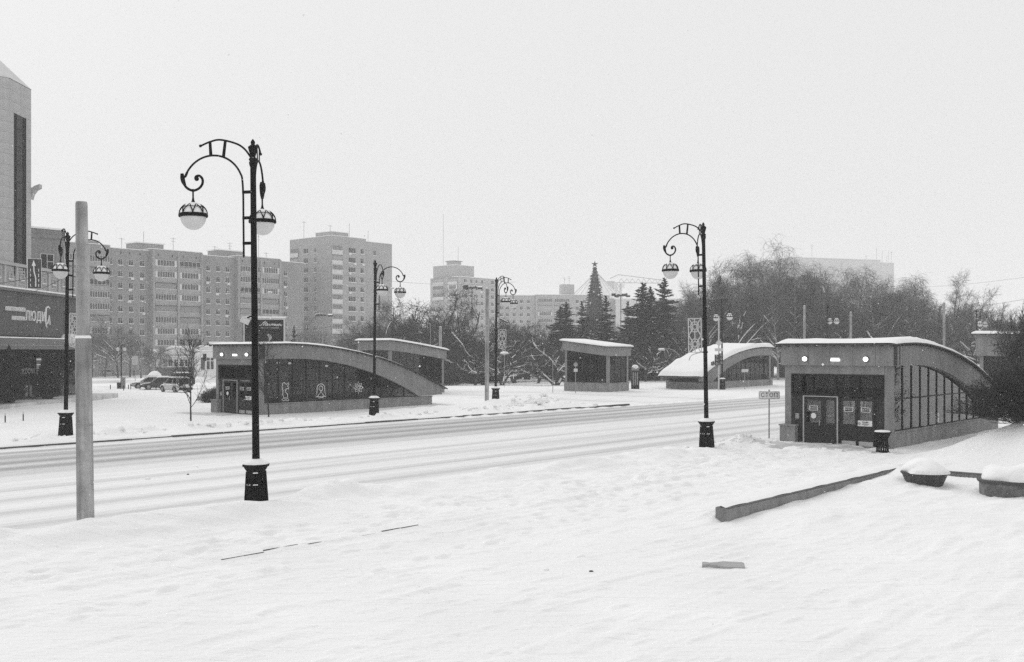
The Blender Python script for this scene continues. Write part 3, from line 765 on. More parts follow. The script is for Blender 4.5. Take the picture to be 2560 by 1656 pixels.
def lantern_meshes():
    # origin at the scroll's lowest point (hanging point)
    st = MB(); st.tube([(0, 0, .02), (0, 0, -.18), (0, 0, -.26), (0, 0, -.34), (0, 0, -.385)], [.022, .022, .034, .07, .11], 10)
    st.ball((0, 0, .0), .045, 8, 5)
    cg = MB(); rz = -.655; rr = .345
    prof = [(rr - .01, rz + .045), (rr + .02, rz + .05), (rr + .03, rz + .02), (rr + .03, rz - .03), (rr + .005, rz - .05), (rr - .02, rz - .04)]
    cg.lathe(prof, 28, cap=False)
    for k in range(8):                       # interlaced pointed arches
        a0 = 2 * math.pi * k / 8
        for s_ in (1, -1):
            pts = []
            for j in range(8):
                f = j / 7; an = a0 + s_ * f * math.pi / 8 * 1.0; el = R(4 + 56 * f ** .75)
                pts.append(((rr + .012) * math.cos(el) * math.cos(an), (rr + .012) * math.cos(el) * math.sin(an), rz + .03 + .29 * math.sin(el) * 1.05))
            cg.tube(pts, .015, 5)
    cg.lathe([(.19, rz + .275), (.20, rz + .30), (.15, rz + .305)], 16, cap=False)
    dm = MB(); dm.lathe([(rr - .012, rz + .03)] + [(max(.01, (rr - .012) * math.cos(R(e))), rz + .03 + .265 * math.sin(R(e))) for e in (12, 25, 38, 50, 62, 75, 88)], 24, cap=False)
    gl = MB(); gl.lathe([(max(.004, (rr - .015) * math.cos(R(e))), rz - .02 + .36 * math.sin(R(e))) for e in (-90, -78, -66, -54, -42, -30, -18, -8, 0)], 28, cap=False)
    sn = MB(); sn.lathe([(.26, rz + .235), (.2, rz + .30), (.12, rz + .335), (.03, rz + .345)], 16, cap=False)
    return st.mesh('lantern', IRON), cg.mesh('cage', IRON), dm.mesh('dome', SNOWCAP), gl.mesh('globe', GLOBE), sn.mesh('snow_cap', SNOWCAP)
AM, BRK, UPM = arm_meshes()
LST, LCG, LDM, LGL, LSN = lantern_meshes()
def lamp_core():
    p = MB(); p.lathe([(.105, 1.1), (.095, 1.4), (.088, 3), (.08, 6), (.074, 8.8), (.10, 8.88), (.105, 8.93), (.085, 8.96), (.11, 9.0), (.10, 9.03), (.075, 9.06)], 16)
    fin = MB(); fin.lathe([(.06, 9.06), (.075, 9.12), (.125, 9.30), (.13, 9.33), (.09, 9.36), (.045, 9.40), (.06, 9.44), (.05, 9.48), (.008, 9.54)], 14)
    pd = MB(); ph = R(22.5)
    prof = [(.345, -.35), (.31, 0), (.30, .12), (.275, .5), (.255, .86), (.25, .93), (.30, 1.0), (.325, 1.05), (.36, 1.06), (.36, 1.11), (.12, 1.13)]
    pd.lathe(prof, 8, smooth=False, phase=ph)
    rel = MB()
    for k in range(8):
        a = R(45 * k); ca, sa = math.cos(a), math.sin(a)
        def W_(x, z, o=.012):
            rr = float(np.interp(z, [0, .5, .93], [.31, .275, .25])) * math.cos(R(22.5)) + o
            return (rr * ca - x * sa, rr * sa + x * ca, z)
        if k % 2 == 0:
            for s_ in ([(-.08, .62), (0, .80), (.08, .62), (-.08, .62)], [(-.045, .645), (0, .71), (.045, .645)], [(-.05, .08), (0, .2), (.05, .08)]):
                rel.tube([W_(*q) for q in s_], .012, 5)
        else:
            rel.tube([W_(.055 * math.cos(t), .68 + .085 * math.sin(t)) for t in [j * math.pi / 7 for j in range(15)]], .012, 5)
            rel.tube([W_(-.03, .68), W_(.03, .68)], .012, 5); rel.tube([W_(0, .6), W_(0, .76)], .01, 5)
        for z in (.86, .56): rel.tube([W_(-.085, z), W_(.085, z)], .016, 5)
        a2 = a + R(22.5)
        rel.tube([((.31 - .06 * f + .004) * math.cos(a2), (.31 - .06 * f + .004) * math.sin(a2), .02 + .9 * f) for f in (0, .5, 1)], .02, 5)
    sn = MB()
    sn.lathe([(.33, 1.112), (.33, 1.14), (.26, 1.19), (.17, 1.235), (.09, 1.25)], 18, cap=False)
    sl_ = MB()
    for k in range(8):
        a = R(45 * k); ca, sa = math.cos(a), math.sin(a)
        for z in (.885, .585):
            rr = float(np.interp(z, [0, .5, .93], [.31, .275, .25])) * math.cos(R(22.5))
            if (k, z) not in ((4, .885), (4, .585), (5, .585), (6, .885), (6, .585), (3, .585)): continue
            sl_.add([((rr + o) * ca - x * sa, (rr + o) * sa + x * ca, z + h) for (x, o, h) in ((-.07, 0, -.005), (.07, 0, -.005), (.06, .02, .0), (-.06, .02, .0), (-.06, 0, .028), (.06, 0, .028))],
                    [(0, 1, 2, 3), (3, 2, 5, 4), (0, 3, 4), (1, 5, 2)])
    return p.mesh('pole', IRON), fin.mesh('finial', IRON), pd.mesh('pedestal', IRON), rel.mesh('relief', IRON), sn.mesh('snow_cap', SNOWCAP), sl_.mesh('ledge_snow', SNOWCAP)
CORE = lamp_core()
def lattice_mesh(w, h, seed):
    b = MB(); t = .018
    b.box(0, w, -t, t, 0, .035); b.box(0, w, -t, t, h - .035, h); b.box(0, .03, -t + .001, t - .001, .035, h - .035); b.box(w - .03, w, -t + .001, t - .001, .035, h - .035)
    nz = max(2, round(h / w * 1.0)); 
    for j in range(nz):
        zc = h * (j + .5) / nz; hh = h / nz / 2; hw = w / 2 - .02; xc = w / 2
        for k in range(8):
            a = math.pi * 2 * k / 8
            p0 = (xc + .10 * math.cos(a), 0, zc + .10 * math.sin(a)); p1 = (xc + hw * max(-1, min(1, 1.4 * math.cos(a))), 0, zc + hh * max(-1, min(1, 1.4 * math.sin(a))))
            b.tube([p0, p1], .022, 4, smooth=False)
        for r_ in (.10, .2):
            b.tube([(xc + r_ * math.cos(2 * math.pi * k / 8 + (.39 if r_ > .15 else 0)), 0, zc + r_ * 1.15 * math.sin(2 * math.pi * k / 8 + (.39 if r_ > .15 else 0))) for k in range(9)], .021, 4, smooth=False)
        b.tube(catmull([(.03, 0, zc - hh), (xc * .55, 0, zc - hh * .3), (xc * .55, 0, zc + hh * .3), (.03, 0, zc + hh)], 3), .021, 4, smooth=False)
        b.tube(catmull([(w - .03, 0, zc - hh), (w - xc * .55, 0, zc - hh * .3), (w - xc * .55, 0, zc + hh * .3), (w - .03, 0, zc + hh)], 3), .021, 4, smooth=False)
    b.tube(catmull([(0, 0, .02), (w * .4, 0, -.03), (w * .8, 0, -.12), (w * .98, 0, -.32)], 4), .022, 4)
    return b
def street_lamp(x, y, z, arms, label, lean=0., lattice=None, arch=True, prot=0.):
    t = thing('street_lamp', (x, y, z), (0, lean, 0), label, 'street lamp', 'ornate black street lamps along the road')
    pole, fin, ped, rel, cap, led = CORE
    put('pole', pole, t); put('finial', fin, t)
    p = put('pedestal', ped, t, rz=prot); put('relief', rel, p); put('snow_cap', cap, p); put('ledge_snow', led, p)['kind'] = 'stuff'
    for ang in arms:
        a = put('arm', AM, t, rz=R(ang))
        for zz_ in (6.84, 7.5, 8.17): put('bracket', BRK, a, (0, 0, zz_))
        if arch: put('arch_ornament', UPM, a)
        l = put('lantern', LST, t, (1.68 * math.cos(R(ang)), 1.68 * math.sin(R(ang)), 8.265), R(ang * 3))
        put('cage', LCG, l); put('dome', LDM, l); put('globe', LGL, l); put('snow_cap', LSN, l)
    if lattice:
        ang, w, h, z0 = lattice
        l = put('lattice_panel', lattice_mesh(w, h, 1).mesh('lattice_panel', PALEM), t, (.16 * math.cos(R(ang)), .16 * math.sin(R(ang)), z0), R(ang))
        for zz_ in (z0 + .02, z0 + h - .02):
            b = MB(); b.lathe([(.11, zz_ - .03), (.12, zz_), (.11, zz_ + .03)], 12); b.tube([(0, 0, zz_), (.3 * math.cos(R(ang)), .3 * math.sin(R(ang)), zz_)], .02, 5); b.build('clamp', IRON, t)
    return t
def at(px, py): 
    x, y = GP(px, py); return x, y, g1(x, y)
x, y, z = at(641, 1272)
LA = street_lamp(x, y, min(z, .05), (170, 96), 'nearest tall black lamp at the road edge beside the concrete pole', R(-.56), prot=R(10))
b = MB(); b.box(-.11, .11, -.07, .07, -.07, .07); c = b.build('camera_box', PALEM, LA, (-.2, -.16, 4.83), (R(20), R(25), R(20))); 
b = MB(); b.tube([(-.04, -.04, 4.95), (-.16, -.12, 4.9)], .02, 5); b.build('camera_bracket', IRON, LA)
x, y, z = at(1767, 1119)
LB = street_lamp(x, y, z, (138, 88), 'tall black lamp with a lattice panel between the roadway and the stop sign', R(-.9), (196, .62, 1.46, 4.02), prot=R(5))
x, y, z = at(935, 1045)
LC = street_lamp(x, y, min(z, .1), (-68, 31), 'plain arched black lamp standing before the low end of the emblem kiosk', R(.45), None, False)
x, y, z = at(164, 1097)
LD = street_lamp(x, y, min(z, .1), (-76, -7), 'black lamp behind the thick concrete pole near the shop front', R(.6), (-20, .60, 1.55, 4.2))
x, y, z = at(1239, 1012)
LE = street_lamp(x, y, min(z, .2), (-64, 41), 'black lamp beside the slim concrete pole at the crossing corner', R(.4), (-6, .62, 1.42, 4.15))
b = MB(); b.box(-.35, .35, -.25, .25, 0, .07); b.build('flood_lamp', DARKFR, LE, (.55, -.1, 6.2), (0, R(25), 0))
b = MB(); b.box(-.33, .33, -.23, .23, .072, .12); b.build('snow_cap', SNOWCAP, LE, (.55, -.1, 6.2), (0, R(25), 0))
b = MB(); b.tube([(-.8, 0, 5.75), (-.3, 0, 5.68), (.2, 0, 5.75), (.5, -.1, 6.15)], .05, 6); b.box(-.75, -.35, -.2, .2, 5.95, 6.4); b.build('camera_bracket', GREYM, LE)
d = 107.6; street_lamp(DX(1806, d), d, g1(DX(1806, d), d), (-73, 99), 'lamp in front of the far snow covered kiosk with the traffic lights', R(-.5), None, True)
d = 122.0; street_lamp(DX(2068, d), d, g1(DX(2068, d), d), (33, 63), 'far lamp seen above the flat roof of the nearest kiosk', 0, None, True)
d = 133.0; street_lamp(DX(2441, d), d, g1(DX(2441, d), d), (27, -100), 'farthest lamp on the right beside the partly hidden kiosk', 0, None, True)

# ------------------------------------------------------------------ far housing blocks
def tpx(px, x0, d0, ang=49.):
    r = (px - 1280) / F; return (x0 - r * d0) / (r * math.sin(R(ang)) - math.cos(R(ang)))
def win_meshes(w, h, n):
    def f():
        b = MB(); e = .05
        b.box(-w / 2, w / 2, -.06, .0, -h / 2, -h / 2 + e); b.box(-w / 2, w / 2, -.06, .0, h / 2 - e, h / 2)
        for k in range(n + 1):
            x = -w / 2 + (w - e) * k / n; b.box(x, x + e, -.059, .001, -h / 2 + e, h / 2 - e)
        if n == 2: b.box(.02, w / 2 - e, -.055, 0, h * .2, h * .2 + .06)
        fr = b.mesh('window', WFR)
        g = MB().box(-w / 2 + .04, w / 2 - .04, -.025, -.004, -h / 2 + .04, h / 2 - .04).mesh('pane', WGL)
        s = MB().box(-w / 2 - .1, w / 2 + .1, -.22, -.0, -h / 2 - .13, -h / 2 - .002).mesh('sill', SNOWCAP)
        return fr, g, s
    return cached(('win', w, h, n), f)
def add_window(t, x, y, z, w=1.25, h=1.4, n=2, sill=True, rz=0.):
    fr, g, s = win_meshes(w, h, n)
    o = put('window', fr, t, (x, y, z), rz); put('pane', g, o)
    if sill: put('sill', s, o)
    return o
def add_cooler(t, x, y, z, rz=0.):
    def f(): return MB().box(-.4, .4, -.38, -.02, -.28, .28).mesh('air_conditioner', WHITE)
    put('air_conditioner', cached('ac', f), t, (x, y, z), rz)
def add_balcony(t, x0, x1, y, z, kind, white, rnd, rz=0., ph=1.05, h=2.8, side=0.):
    """z is the floor level of the balcony; front plane at y"""
    w = round(x1 - x0, 2)
    pmat_ = PARAW if white else PARA
    def par(): return MB().box(0, w, -.06, .10, .02, ph).box(0, w, -.10, 1.0, -.16, .0).mesh('balcony', pmat_)
    o = put('balcony', cached(('par', w, white, ph), par), t, (x0, y, z), rz)
    top = h - .22
    if kind == 0:        # open, dark loggia behind the parapet
        def dk(): return MB().box(.05, w - .05, .72, .80, ph, top).mesh('loggia_back', BRICK)
        put('loggia_back', cached(('dk', w, ph), dk), o)
        fr, g, s = win_meshes(1.3, 1.35, 2); q = put('loggia_window', fr, o, (w * rnd.choice((.3, .68)), .715, ph + .55))
        def pst():
            b = MB(); b.box(0, .06, .0, .06, ph, top); b.box(w - .06, w, 0, .06, ph, top); b.box(.06, w - .06, 0, .05, top - .1, top); return b.mesh('loggia_frame', DARKFR)
        put('loggia_frame', cached(('pst', w, ph), pst), o)
    else:
        n = {1: 6, 2: 8, 3: 5, 4: 7}[kind]; blind = .55 if kind in (1, 4) and w > 4 else 0.
        lo = ph if kind != 3 else .45
        def fr():
            b = MB(); e = .08
            b.box(0, w, -.05, .06, top - e, top); b.box(0, w, -.05, .06, lo, lo + e)
            for k in range(n + 1):
                x = blind + (w - 2 * blind - e) * k / n; b.box(x, x + e, -.048, .058, lo + e, top - e)
            if blind: b.box(0, blind, -.046, .05, lo + e, top - e); b.box(w - blind, w, -.046, .05, lo + e, top - e)
            if kind == 3: b.box(e, w - e, -.044, .05, 1.25, 1.33)
            return b.mesh('glazing_frame', WFR)
        put('glazing_frame', cached(('gfr', w, kind, ph), fr), o)
        def gl(): return MB().box(.05, w - .05, .0, .03, lo + .02, top - .02).mesh('pane', WGLD if kind != 3 else WGL)
        put('pane', cached(('gp', w, kind, ph), gl), o)
    if rnd.random() < .55:
        def sn(): return MB().box(.02, w - .02, -.13, -.06, ph - .02, ph + .06).mesh('snow_cap', SNOWCAP)
        put('snow_cap', cached(('bsn', w, ph), sn), o)
def antenna(t, x, y, z, h, kind=0):
    b = MB(); b.tube([(0, 0, 0), (0, 0, h)], .06, 5)
    for k in range(kind):
        b.tube([(-.8 + .2 * k, 0, h - .3 - .7 * k), (.8 - .2 * k, 0, h - .3 - .7 * k)], .04, 4)
    b.build('antenna', GREYM, t, (x, y, z))

# --- nine storey block
rnd = random.Random(11)
X0, D0 = -93.8, 245.0
T = lambda px: tpx(px, X0, D0)
BL = thing('apartment_block', (X0, D0, -1.9), R(49), 'long nine storey brick apartment block with rows of glazed balconies', 'apartment block')
ZB = 1.9
def zc(k): return 25.3 - 2.8 * k + ZB
secs = [(T(60), T(145), 0), (T(145), T(270), 1), (T(270), T(372), 0), (T(372), T(500), 1), (T(500), T(586), 0), (T(586), T(695), 1), (T(695), T(760), 0)]
wall_top = 28.5 + ZB
for a_, b_, bal in secs:
    y = -1.1 if bal else 0.
    ht = wall_top + (.45 if bal else 0)
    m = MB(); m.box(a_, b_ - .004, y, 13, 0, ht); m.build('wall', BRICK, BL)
    m = MB(); m.box(a_ - .05, b_ - .01, y - .08, 13.1, ht + .002, ht + .16); m.build('roof', SNOWCAP, BL)
wins = [(276, .7), (300.4, 1.2), (327, 1.2), (355, 1.2), (520, 1.2), (544.5, 1.2), (568, 1.2), (713, 1.2), (120, 1.2), (95, 1.2)]
for px, w in wins:
    for k in range(9):
        if px == 276 and k == 8: continue
        add_window(BL, T(px), 0, zc(k), w, 1.4, 1 if w < 1 else 2)
        if w > 1 and rnd.random() < .17: add_cooler(BL, T(px) + rnd.choice((-.3, .3)), 0, zc(k) - 1.05)
bals = [(147, 187), (190, 213), (217, 268), (381, 435), (442, 494), (593, 643), (648, 691)]
kinds = {(381, 435): [1, 4, 0, 2, 0, 2, 4, 1, 0], (442, 494): [3, 1, 1, 4, 0, 0, 1, 0, 0], (593, 643): [2, 2, 3, 0, 0, 2, 1, 0, 0], (648, 691): [1, 2, 1, 0, 3, 2, 1, 0, 0], (217, 268): [2, 0, 3, 2, 2, 0, 1, 0, 0]}
for (pa, pb) in bals:
    kk = kinds.get((pa, pb), [1, 0, 2, 2, 0, 3, 2, 0, 0])
    for k in range(9):
        m = MB()
        add_balcony(BL, T(pa), T(pb), -1.32, zc(k) - 1.45, kk[k], False, rnd)
# pilasters between the balconies
for px in (214.5, 438.5, 497, 377, 589, 645.5, 693):
    m = MB(); m.box(T(px) - .25, T(px) + .25, -1.62, -1.101, 0, wall_top + .2); m.build('pilaster', PARA, BL)
for (pa, pb, hh) in ((357, 425, 2.1), (562, 625, 2.0), (230, 262, 1.6)):
    m = MB(); m.box(T(pa), T(pb), 3, 8, wall_top, wall_top + hh); m.build('roof_house', BRICK, BL); m = MB(); m.box(T(pa) - .3, T(pb) + .3, 2.7, 8.3, wall_top + hh + .002, wall_top + hh + .3); m.build('snow_cap', SNOWCAP, BL)
for px, h, kd in ((375, 5, 0), (449, 4.2, 2), (553, 3, 2), (591, 4.3, 3), (663, 7.5, 3), (682, 2.5, 1), (320, 3, 1)):
    antenna(BL, T(px), 3, wall_top, h, kd)
for px in (302, 324, 350, 390, 425, 452, 484, 600, 655, 680):
    m = MB(); m.box(-.14, .14, -.03, .03, -.3, .3); m.build('vent_hole', DARKFR, BL, (T(px), -1.12 if 372 < px < 500 or 586 < px < 695 else -.02, wall_top - .9))

# --- twelve storey tower, corner towards the street
X1, D1 = -51.1, 290.0
TB = thing('apartment_tower', (X1, D1, -2.0), R(49), 'twelve storey brick apartment tower with white balcony fronts, right of the long block', 'apartment block')
ZT = 2.0
T2 = lambda px: tpx(px, X1, D1)
def sl(px):   # distance along the left face (v direction)
    r = (px - 1280) / F; return (X1 - r * D1) / (S49 + r * C49)
L1, L2, LW = T2(915), T2(985), 19.3
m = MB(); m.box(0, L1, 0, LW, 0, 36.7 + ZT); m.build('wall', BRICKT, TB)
m = MB(); m.box(L1 + .003, L2, .9, LW - 2, 0, 36.1 + ZT); m.build('wall', BRICKT, TB)
m = MB(); m.box(-.1, L1 + .1, -.1, LW + .1, 36.71 + ZT, 36.85 + ZT); m.build('roof', SNOWCAP, TB)
m = MB(); m.box(L1 + .11, L2 + .1, .8, LW - 1.9, 36.11 + ZT, 36.25 + ZT); m.build('roof', SNOWCAP, TB)
m = MB(); m.box(3, 9.5, 4, 11, 36.8 + ZT, 38.4 + ZT); m.build('roof_house', BRICKT, TB)
m = MB(); m.box(2.8, 9.7, 3.8, 11.2, 38.402 + ZT, 38.6 + ZT); m.build('snow_cap', SNOWCAP, TB)
zt = lambda k: 33.0 - 2.8 * k + ZT
for k in range(12):
    z = zt(k)
    add_balcony(TB, .02, T2(855), -.30, z - 1.45, [2, 0, 2, 1, 2, 2, 2, 2, 1, 2, 1, 0][k], True, rnd, 0.)
    add_window(TB, T2(880), 0, z, 2.7, 1.5, 4 if k % 3 else 3)
    add_window(TB, T2(905), 0, z, 1.3, 1.5, 2)
    add_window(TB, T2(942), .9, z, 1.2, 1.4, 2)
    if k in (0, 2, 4): add_cooler(TB, T2(880) - .9, 0, z - 1.1)
    if k == 1: add_cooler(TB, T2(880) + 1, 0, z - 1.1); add_cooler(TB, T2(905) + .3, 0, z - 1.1)
    # left face: rotate so that local -y is the outward normal of the left face (-u)
    add_window(TB, 0, sl(765.), z, 2.3, 1.5, 3, rz=R(-90)); add_window(TB, 0, sl(788.7), z, 1.0, 1.5, 2, rz=R(-90))
    add_balcony(TB, -.30, 0, sl(727.8), z - 1.45, [1, 0, 0, 2, 1, 0, 0, 2, 2, 2, 2, 0][k], True, rnd, R(-90)) if False else None
    w_ = sl(727.8) - sl(747)
    o_n = len(TB.children)
    add_balcony(TB, 0, w_, 0, z - 1.45, [1, 0, 0, 2, 1, 0, 0, 2, 2, 2, 2, 0][k], True, rnd, R(-90))
    TB.children[-1]
    for c in list(TB.children):
        if c.name.startswith('balcony') and abs(c.rotation_euler.z) > 1 and abs(c.location.z - (z - 1.45)) < .01: c.location = (-.3, sl(727.8), z - 1.45)
for px, h in ((757, 5), (832, 3)): antenna(TB, .3 if px > 800 else .4, sl(px) if px < 829 else 1, 36.8 + ZT, h, 1)
antenna(TB, T2(890), 3, 36.8 + ZT, 4.5, 0); antenna(TB, T2(937), 3, 36.2 + ZT, 3.5, 0)

# --- stepped tower farther back
X2, D2 = DX(1150, 385), 385.0
SB = thing('stepped_apartment_tower', (X2, D2, -2), R(49), 'pale stepped apartment tower standing farther back in the haze', 'apartment block')
def sl2(px, x0=X2, d0=D2):
    r = (px - 1280) / F; return (x0 - r * d0) / (S49 + r * C49)
T3 = lambda px: tpx(px, X2, D2)
wl = sl2(1076)
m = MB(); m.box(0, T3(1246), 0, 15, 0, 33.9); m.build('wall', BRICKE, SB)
m = MB(); m.box(1.5, 12, 4, wl, 33.905, 38.6); m.build('upper_wall', BRICKE, SB)
m = MB(); m.box(0, 12, 15.005, wl, 0, 33.9); m.build('wall', BRICKE, SB)
for (a_, b_, c_, d_, e_) in ((-.2, T3(1246) + .2, -.2, 3.99, 33.91), (1.3, 12.2, 3.8, wl + .2, 38.61)):
    m = MB(); m.box(a_, b_, c_, d_, e_, e_ + .2); m.build('roof', SNOWCAP, SB)
m = MB(); m.box(6, 10, 9, 13, 38.6, 40.6); m.build('roof_house', BRICKE, SB); m = MB(); m.box(5.6, 10.4, 8.6, 13.4, 40.61, 40.9); m.build('roof_house', PARA, SB)
antenna(SB, 2, wl - 5, 38.6, 20, 0); antenna(SB, 3, wl - 12, 38.6, 7, 0)
for k in range(12):
    z = 31.6 - 2.8 * k + .9
    for px in (1163, 1178, 1191, 1205, 1231): add_window(SB, T3(px), 0, z, 1.6 if px in (1163, 1231) else 1.1, 1.4, 2 if px not in (1163,) else 3)
    if z > 2:
        for (pa, pb, kd) in ((1083, 1110, 2), (1121, 1144, 4)):
            w_ = sl2(pa) - sl2(pb)
            add_balcony(SB, 0, w_, 0, z - 1.45, kd if k % 3 else 0, k % 2 == 0, rnd, R(-90))
            for c in list(SB.children):
                if c.name.startswith('balcony') and abs(c.location.y) < .001: c.location = (-.3, sl2(pa), z - 1.45)
# --- long pale block
X4, D4 = DX(1240, 425), 425.0
PB = thing('pale_apartment_block', (X4, D4, -2), R(8), 'long pale nine storey block seen behind the decorated fir cone', 'apartment block')
m = MB(); m.box(0, 16.5, 0, 12, 0, 29); m.build('wall', BRICKE, PB)
m = MB(); m.box(16.503, 48, -1.5, 12, 0, 29.3); m.build('wall', BRICKE, PB)
m = MB(); m.box(48.003, 72, 0, 12, 0, 28); m.build('wall', BRICKE, PB)
m = MB(); m.box(-.2, 16.45, -.2, 12.2, 29.005, 29.3); m.build('roof', SNOWCAP, PB); m = MB(); m.box(16.46, 48.2, -1.7, 12.2, 29.305, 29.5); m.build('roof', SNOWCAP, PB); m = MB(); m.box(48.21, 72.2, -.2, 12.2, 28.005, 28.3); m.build('roof', SNOWCAP, PB)
m = MB(); m.box(28, 33.5, 2, 7, 29.5, 34); m.build('roof_house', BRICKE, PB)
antenna(PB, 29.5, 3, 34, 3, 2); antenna(PB, 31.5, 3, 34, 3.5, 3)
for k in range(9):
    z = 25.4 - 2.8 * k + 1.2
    for x in (2.2, 4.8, 7.6, 10.6, 13.6): add_window(PB, x, 0, z, 1.3, 1.4, 2)
    for x in (34, 37, 40, 43, 46): add_window(PB, x, -1.5, z, 1.3, 1.4, 2)
    for x in (51, 54.5, 58, 61.5, 65, 69): add_window(PB, x, 0, z, 1.3, 1.4, 2)
    for (a_, b_) in ((17.4, 23.4), (24.4, 30.6)): add_balcony(PB, a_, b_, -1.75, z - 1.45, (2, 0, 1)[k % 3], False, rnd)
# --- big white hall far right, its lower wing, a round circus roof and two cranes
HALL = pmat('hall_panel', .62, .8, .05, .2)
HX, HD = DX(2201, 455), 455.0
HB = thing('white_hall', (HX, HD, -2), R(18), 'huge pale windowless hall looming above the birches', 'hall')
m = MB(); m.box(-46, 0, 0, 30, 0, 46.2); m.build('wall', HALL, HB)
m = MB(); m.box(.003, 8.2, 1.2, 30, 0, 45.2); m.build('wall', HALL, HB)
m = MB(); m.box(-46.3, .3, -.3, 30.3, 46.21, 46.5); m.build('roof', SNOWCAP, HB); m = MB(); m.box(.31, 8.6, .9, 30.3, 45.21, 45.5); m.build('roof', SNOWCAP, HB)
for (x, z) in ((2.2, 27.2), (4.3, 26.6)): add_window(HB, x, 1.2, z, .9, 3.4, 1, False)
m = MB(); m.box(-28, 5, -9, -.003, 0, 24); m.build('wing', HALL, HB); m = MB(); m.box(-28.2, 5.2, -9.2, -.004, 24.004, 24.7); m.build('roof', SNOWCAP, HB)
for x in (-20, -10, -3): add_window(HB, x, -9, 20.8, 3.5, 1.6, 3, False)
for x, h in ((-6, 3), (-.5, 6.5), (2.5, 5.5), (5, 3.2), (6, 5.5), (7.4, 5)): antenna(HB, x, 2, 45.4, h, 1 if x in (-6, 7.4) else 0)
antenna(HB, -34, 2, 46.4, 6, 3); 
LW_ = thing('low_hall', (DX(1765, 430), 430, -2), R(2), 'long low pale building behind the park spruces', 'building')
m = MB(); m.box(-38, 44, 0, 25, 0, 27.5); m.build('wall', HALL, LW_); m = MB(); m.box(-38.3, 44.3, -.3, 25.3, 27.505, 28); m.build('roof', SNOWCAP, LW_)
m = MB(); m.box(10, 26, 4, 20, 28, 30.5); m.build('roof_house', WHITE, LW_)
CI = thing('circus_roof', (DX(1490, 560), 560, -2), 0, 'hazy conical circus roof with ribs behind the decorated fir cone', 'building')
m = MB(); m.lathe([(15.5, 0), (15.5, 33)], 24, smooth=False); m.build('drum_wall', WHITE, CI)
m = MB(); m.lathe([(16, 33.1), (11, 38.2), (5.5, 43.6), (.6, 48.6)], 24, smooth=True, cap=True); m.build('cone_roof', SNOWCAP, CI)
for k in range(24):
    a = 2 * math.pi * k / 24; m = MB(); m.tube([(16.1 * math.cos(a), 16.1 * math.sin(a), 33.2), (11.05 * math.cos(a), 11.05 * math.sin(a), 38.3), (5.55 * math.cos(a), 5.55 * math.sin(a), 43.7), (.6 * math.cos(a), .6 * math.sin(a), 48.8)], .11, 4); m.build('roof_rib', PARAW, CI)
CRP = pmat('crane_paint', .42, .6)
def crane(px, d, ztop, jl, jr, rz, label, bx=1.5):
    t = thing('tower_crane', (DX(px, d), d, -2), rz, label, 'crane', 'tower cranes in the haze')
    b = MB()
    for sx_ in (-bx, bx):
        for sy_ in (-bx, bx): b.box(sx_ - .25, sx_ + .25, sy_ - .25, sy_ + .25, 0, ztop)
    z = 20
    while z < ztop: 
        b.tube([(-bx, -bx, z), (bx, -bx, z + 4)], .22, 4); b.tube([(bx, -bx, z), (-bx, -bx, z + 4)], .22, 4); b.box(-bx, bx, -bx - .2, -bx + .2, z, z + .3); z += 4
    b.build('mast', CRP, t)
    b = MB(); n = int(jr / 4)
    b.tube([(-jl, 0, ztop + .5), (jr, 0, ztop + .5)], .3, 4); b.tube([(-jl, 0, ztop + 3.2), (0, 0, ztop + 6), (jr, 0, ztop + 2.4)], .3, 4)
    for k in range(n): b.tube([(k * 4., 0, ztop + .5), (k * 4. + 2, 0, ztop + 3.4)], .2, 4); b.tube([(k * 4. + 2, 0, ztop + 3.4), (k * 4. + 4, 0, ztop + .5)], .2, 4)
    b.build('jib', CRP, t); b = MB(); b.box(-jl - 2, -jl + 3, -1.4, 1.4, ztop - 4, ztop + 1.5); b.build('counterweight', CRP, t)
    b = MB(); b.box(bx + .3, bx + 2.6, -1.2, 1.2, ztop - 3, ztop - .2); b.build('cab', WHITE, t)
crane(1546, 700, 52, 6, 33, R(-20) * -1 * .5, 'faint tower crane right of the decorated fir cone')
crane(1732, 720, 47, 5, 36, R(4), 'second faint crane above the low pale building')

# ------------------------------------------------------------------ corner shopping building on the left
MX = -40.4
ML = thing('shopping_building', (MX, 0, 0), 0, 'stone faced shopping building with a dark lit shop front and corner tower', 'shop building')
b = MB(); b.box(-20, -.35, 62, 96.2, 9.2, 10.3); b.build('roof', CONC, ML)
b = MB(); b.box(-20, -.4, 62, 96.1, 4.9, 9.195); b.build('wall', CONC, ML)
def yat(px): return MX / ((px - 1280) / F)
# dark sign fascia, canopy, ledges with snow
b = MB(); b.box(-.38, .0, 62, 96.3, 5.3, 8.9); b.build('sign_fascia', FASC, ML)
for k in range(8):
    b = MB(); b.box(.002, .03, 62.2 + k * 4.3, 66.42 + k * 4.3, 5.35, 8.85); b.build('fascia_panel', FASC, ML)
b = MB(); b.box(-.4, .35, 61.9, 96.5, 8.905, 9.1); b.build('cornice', CANOPY, ML)
b = MB(); b.box(-.38, .4, 61.9, 96.55, 9.104, 9.2); b.build('snow_cap', SNOWCAP, ML)
b = MB(); b.box(-.3, .6, 61.9, 96.6, 4.22, 5.1); b.build('canopy', CANOPY, ML)
b = MB(); b.box(-.3, .63, 61.9, 96.62, 4.52, 4.56); b.build('canopy_trim', STEEL, ML)
b = MB(); b.box(-.0, .62, 61.9, 96.6, 5.104, 5.2); b.build('snow_cap', SNOWCAP, ML)
b = MB(); b.ball((.3, 92.5, 5.15), .9, 12, 8, .55); b.build('snow_heap', SNOWCAP, ML)
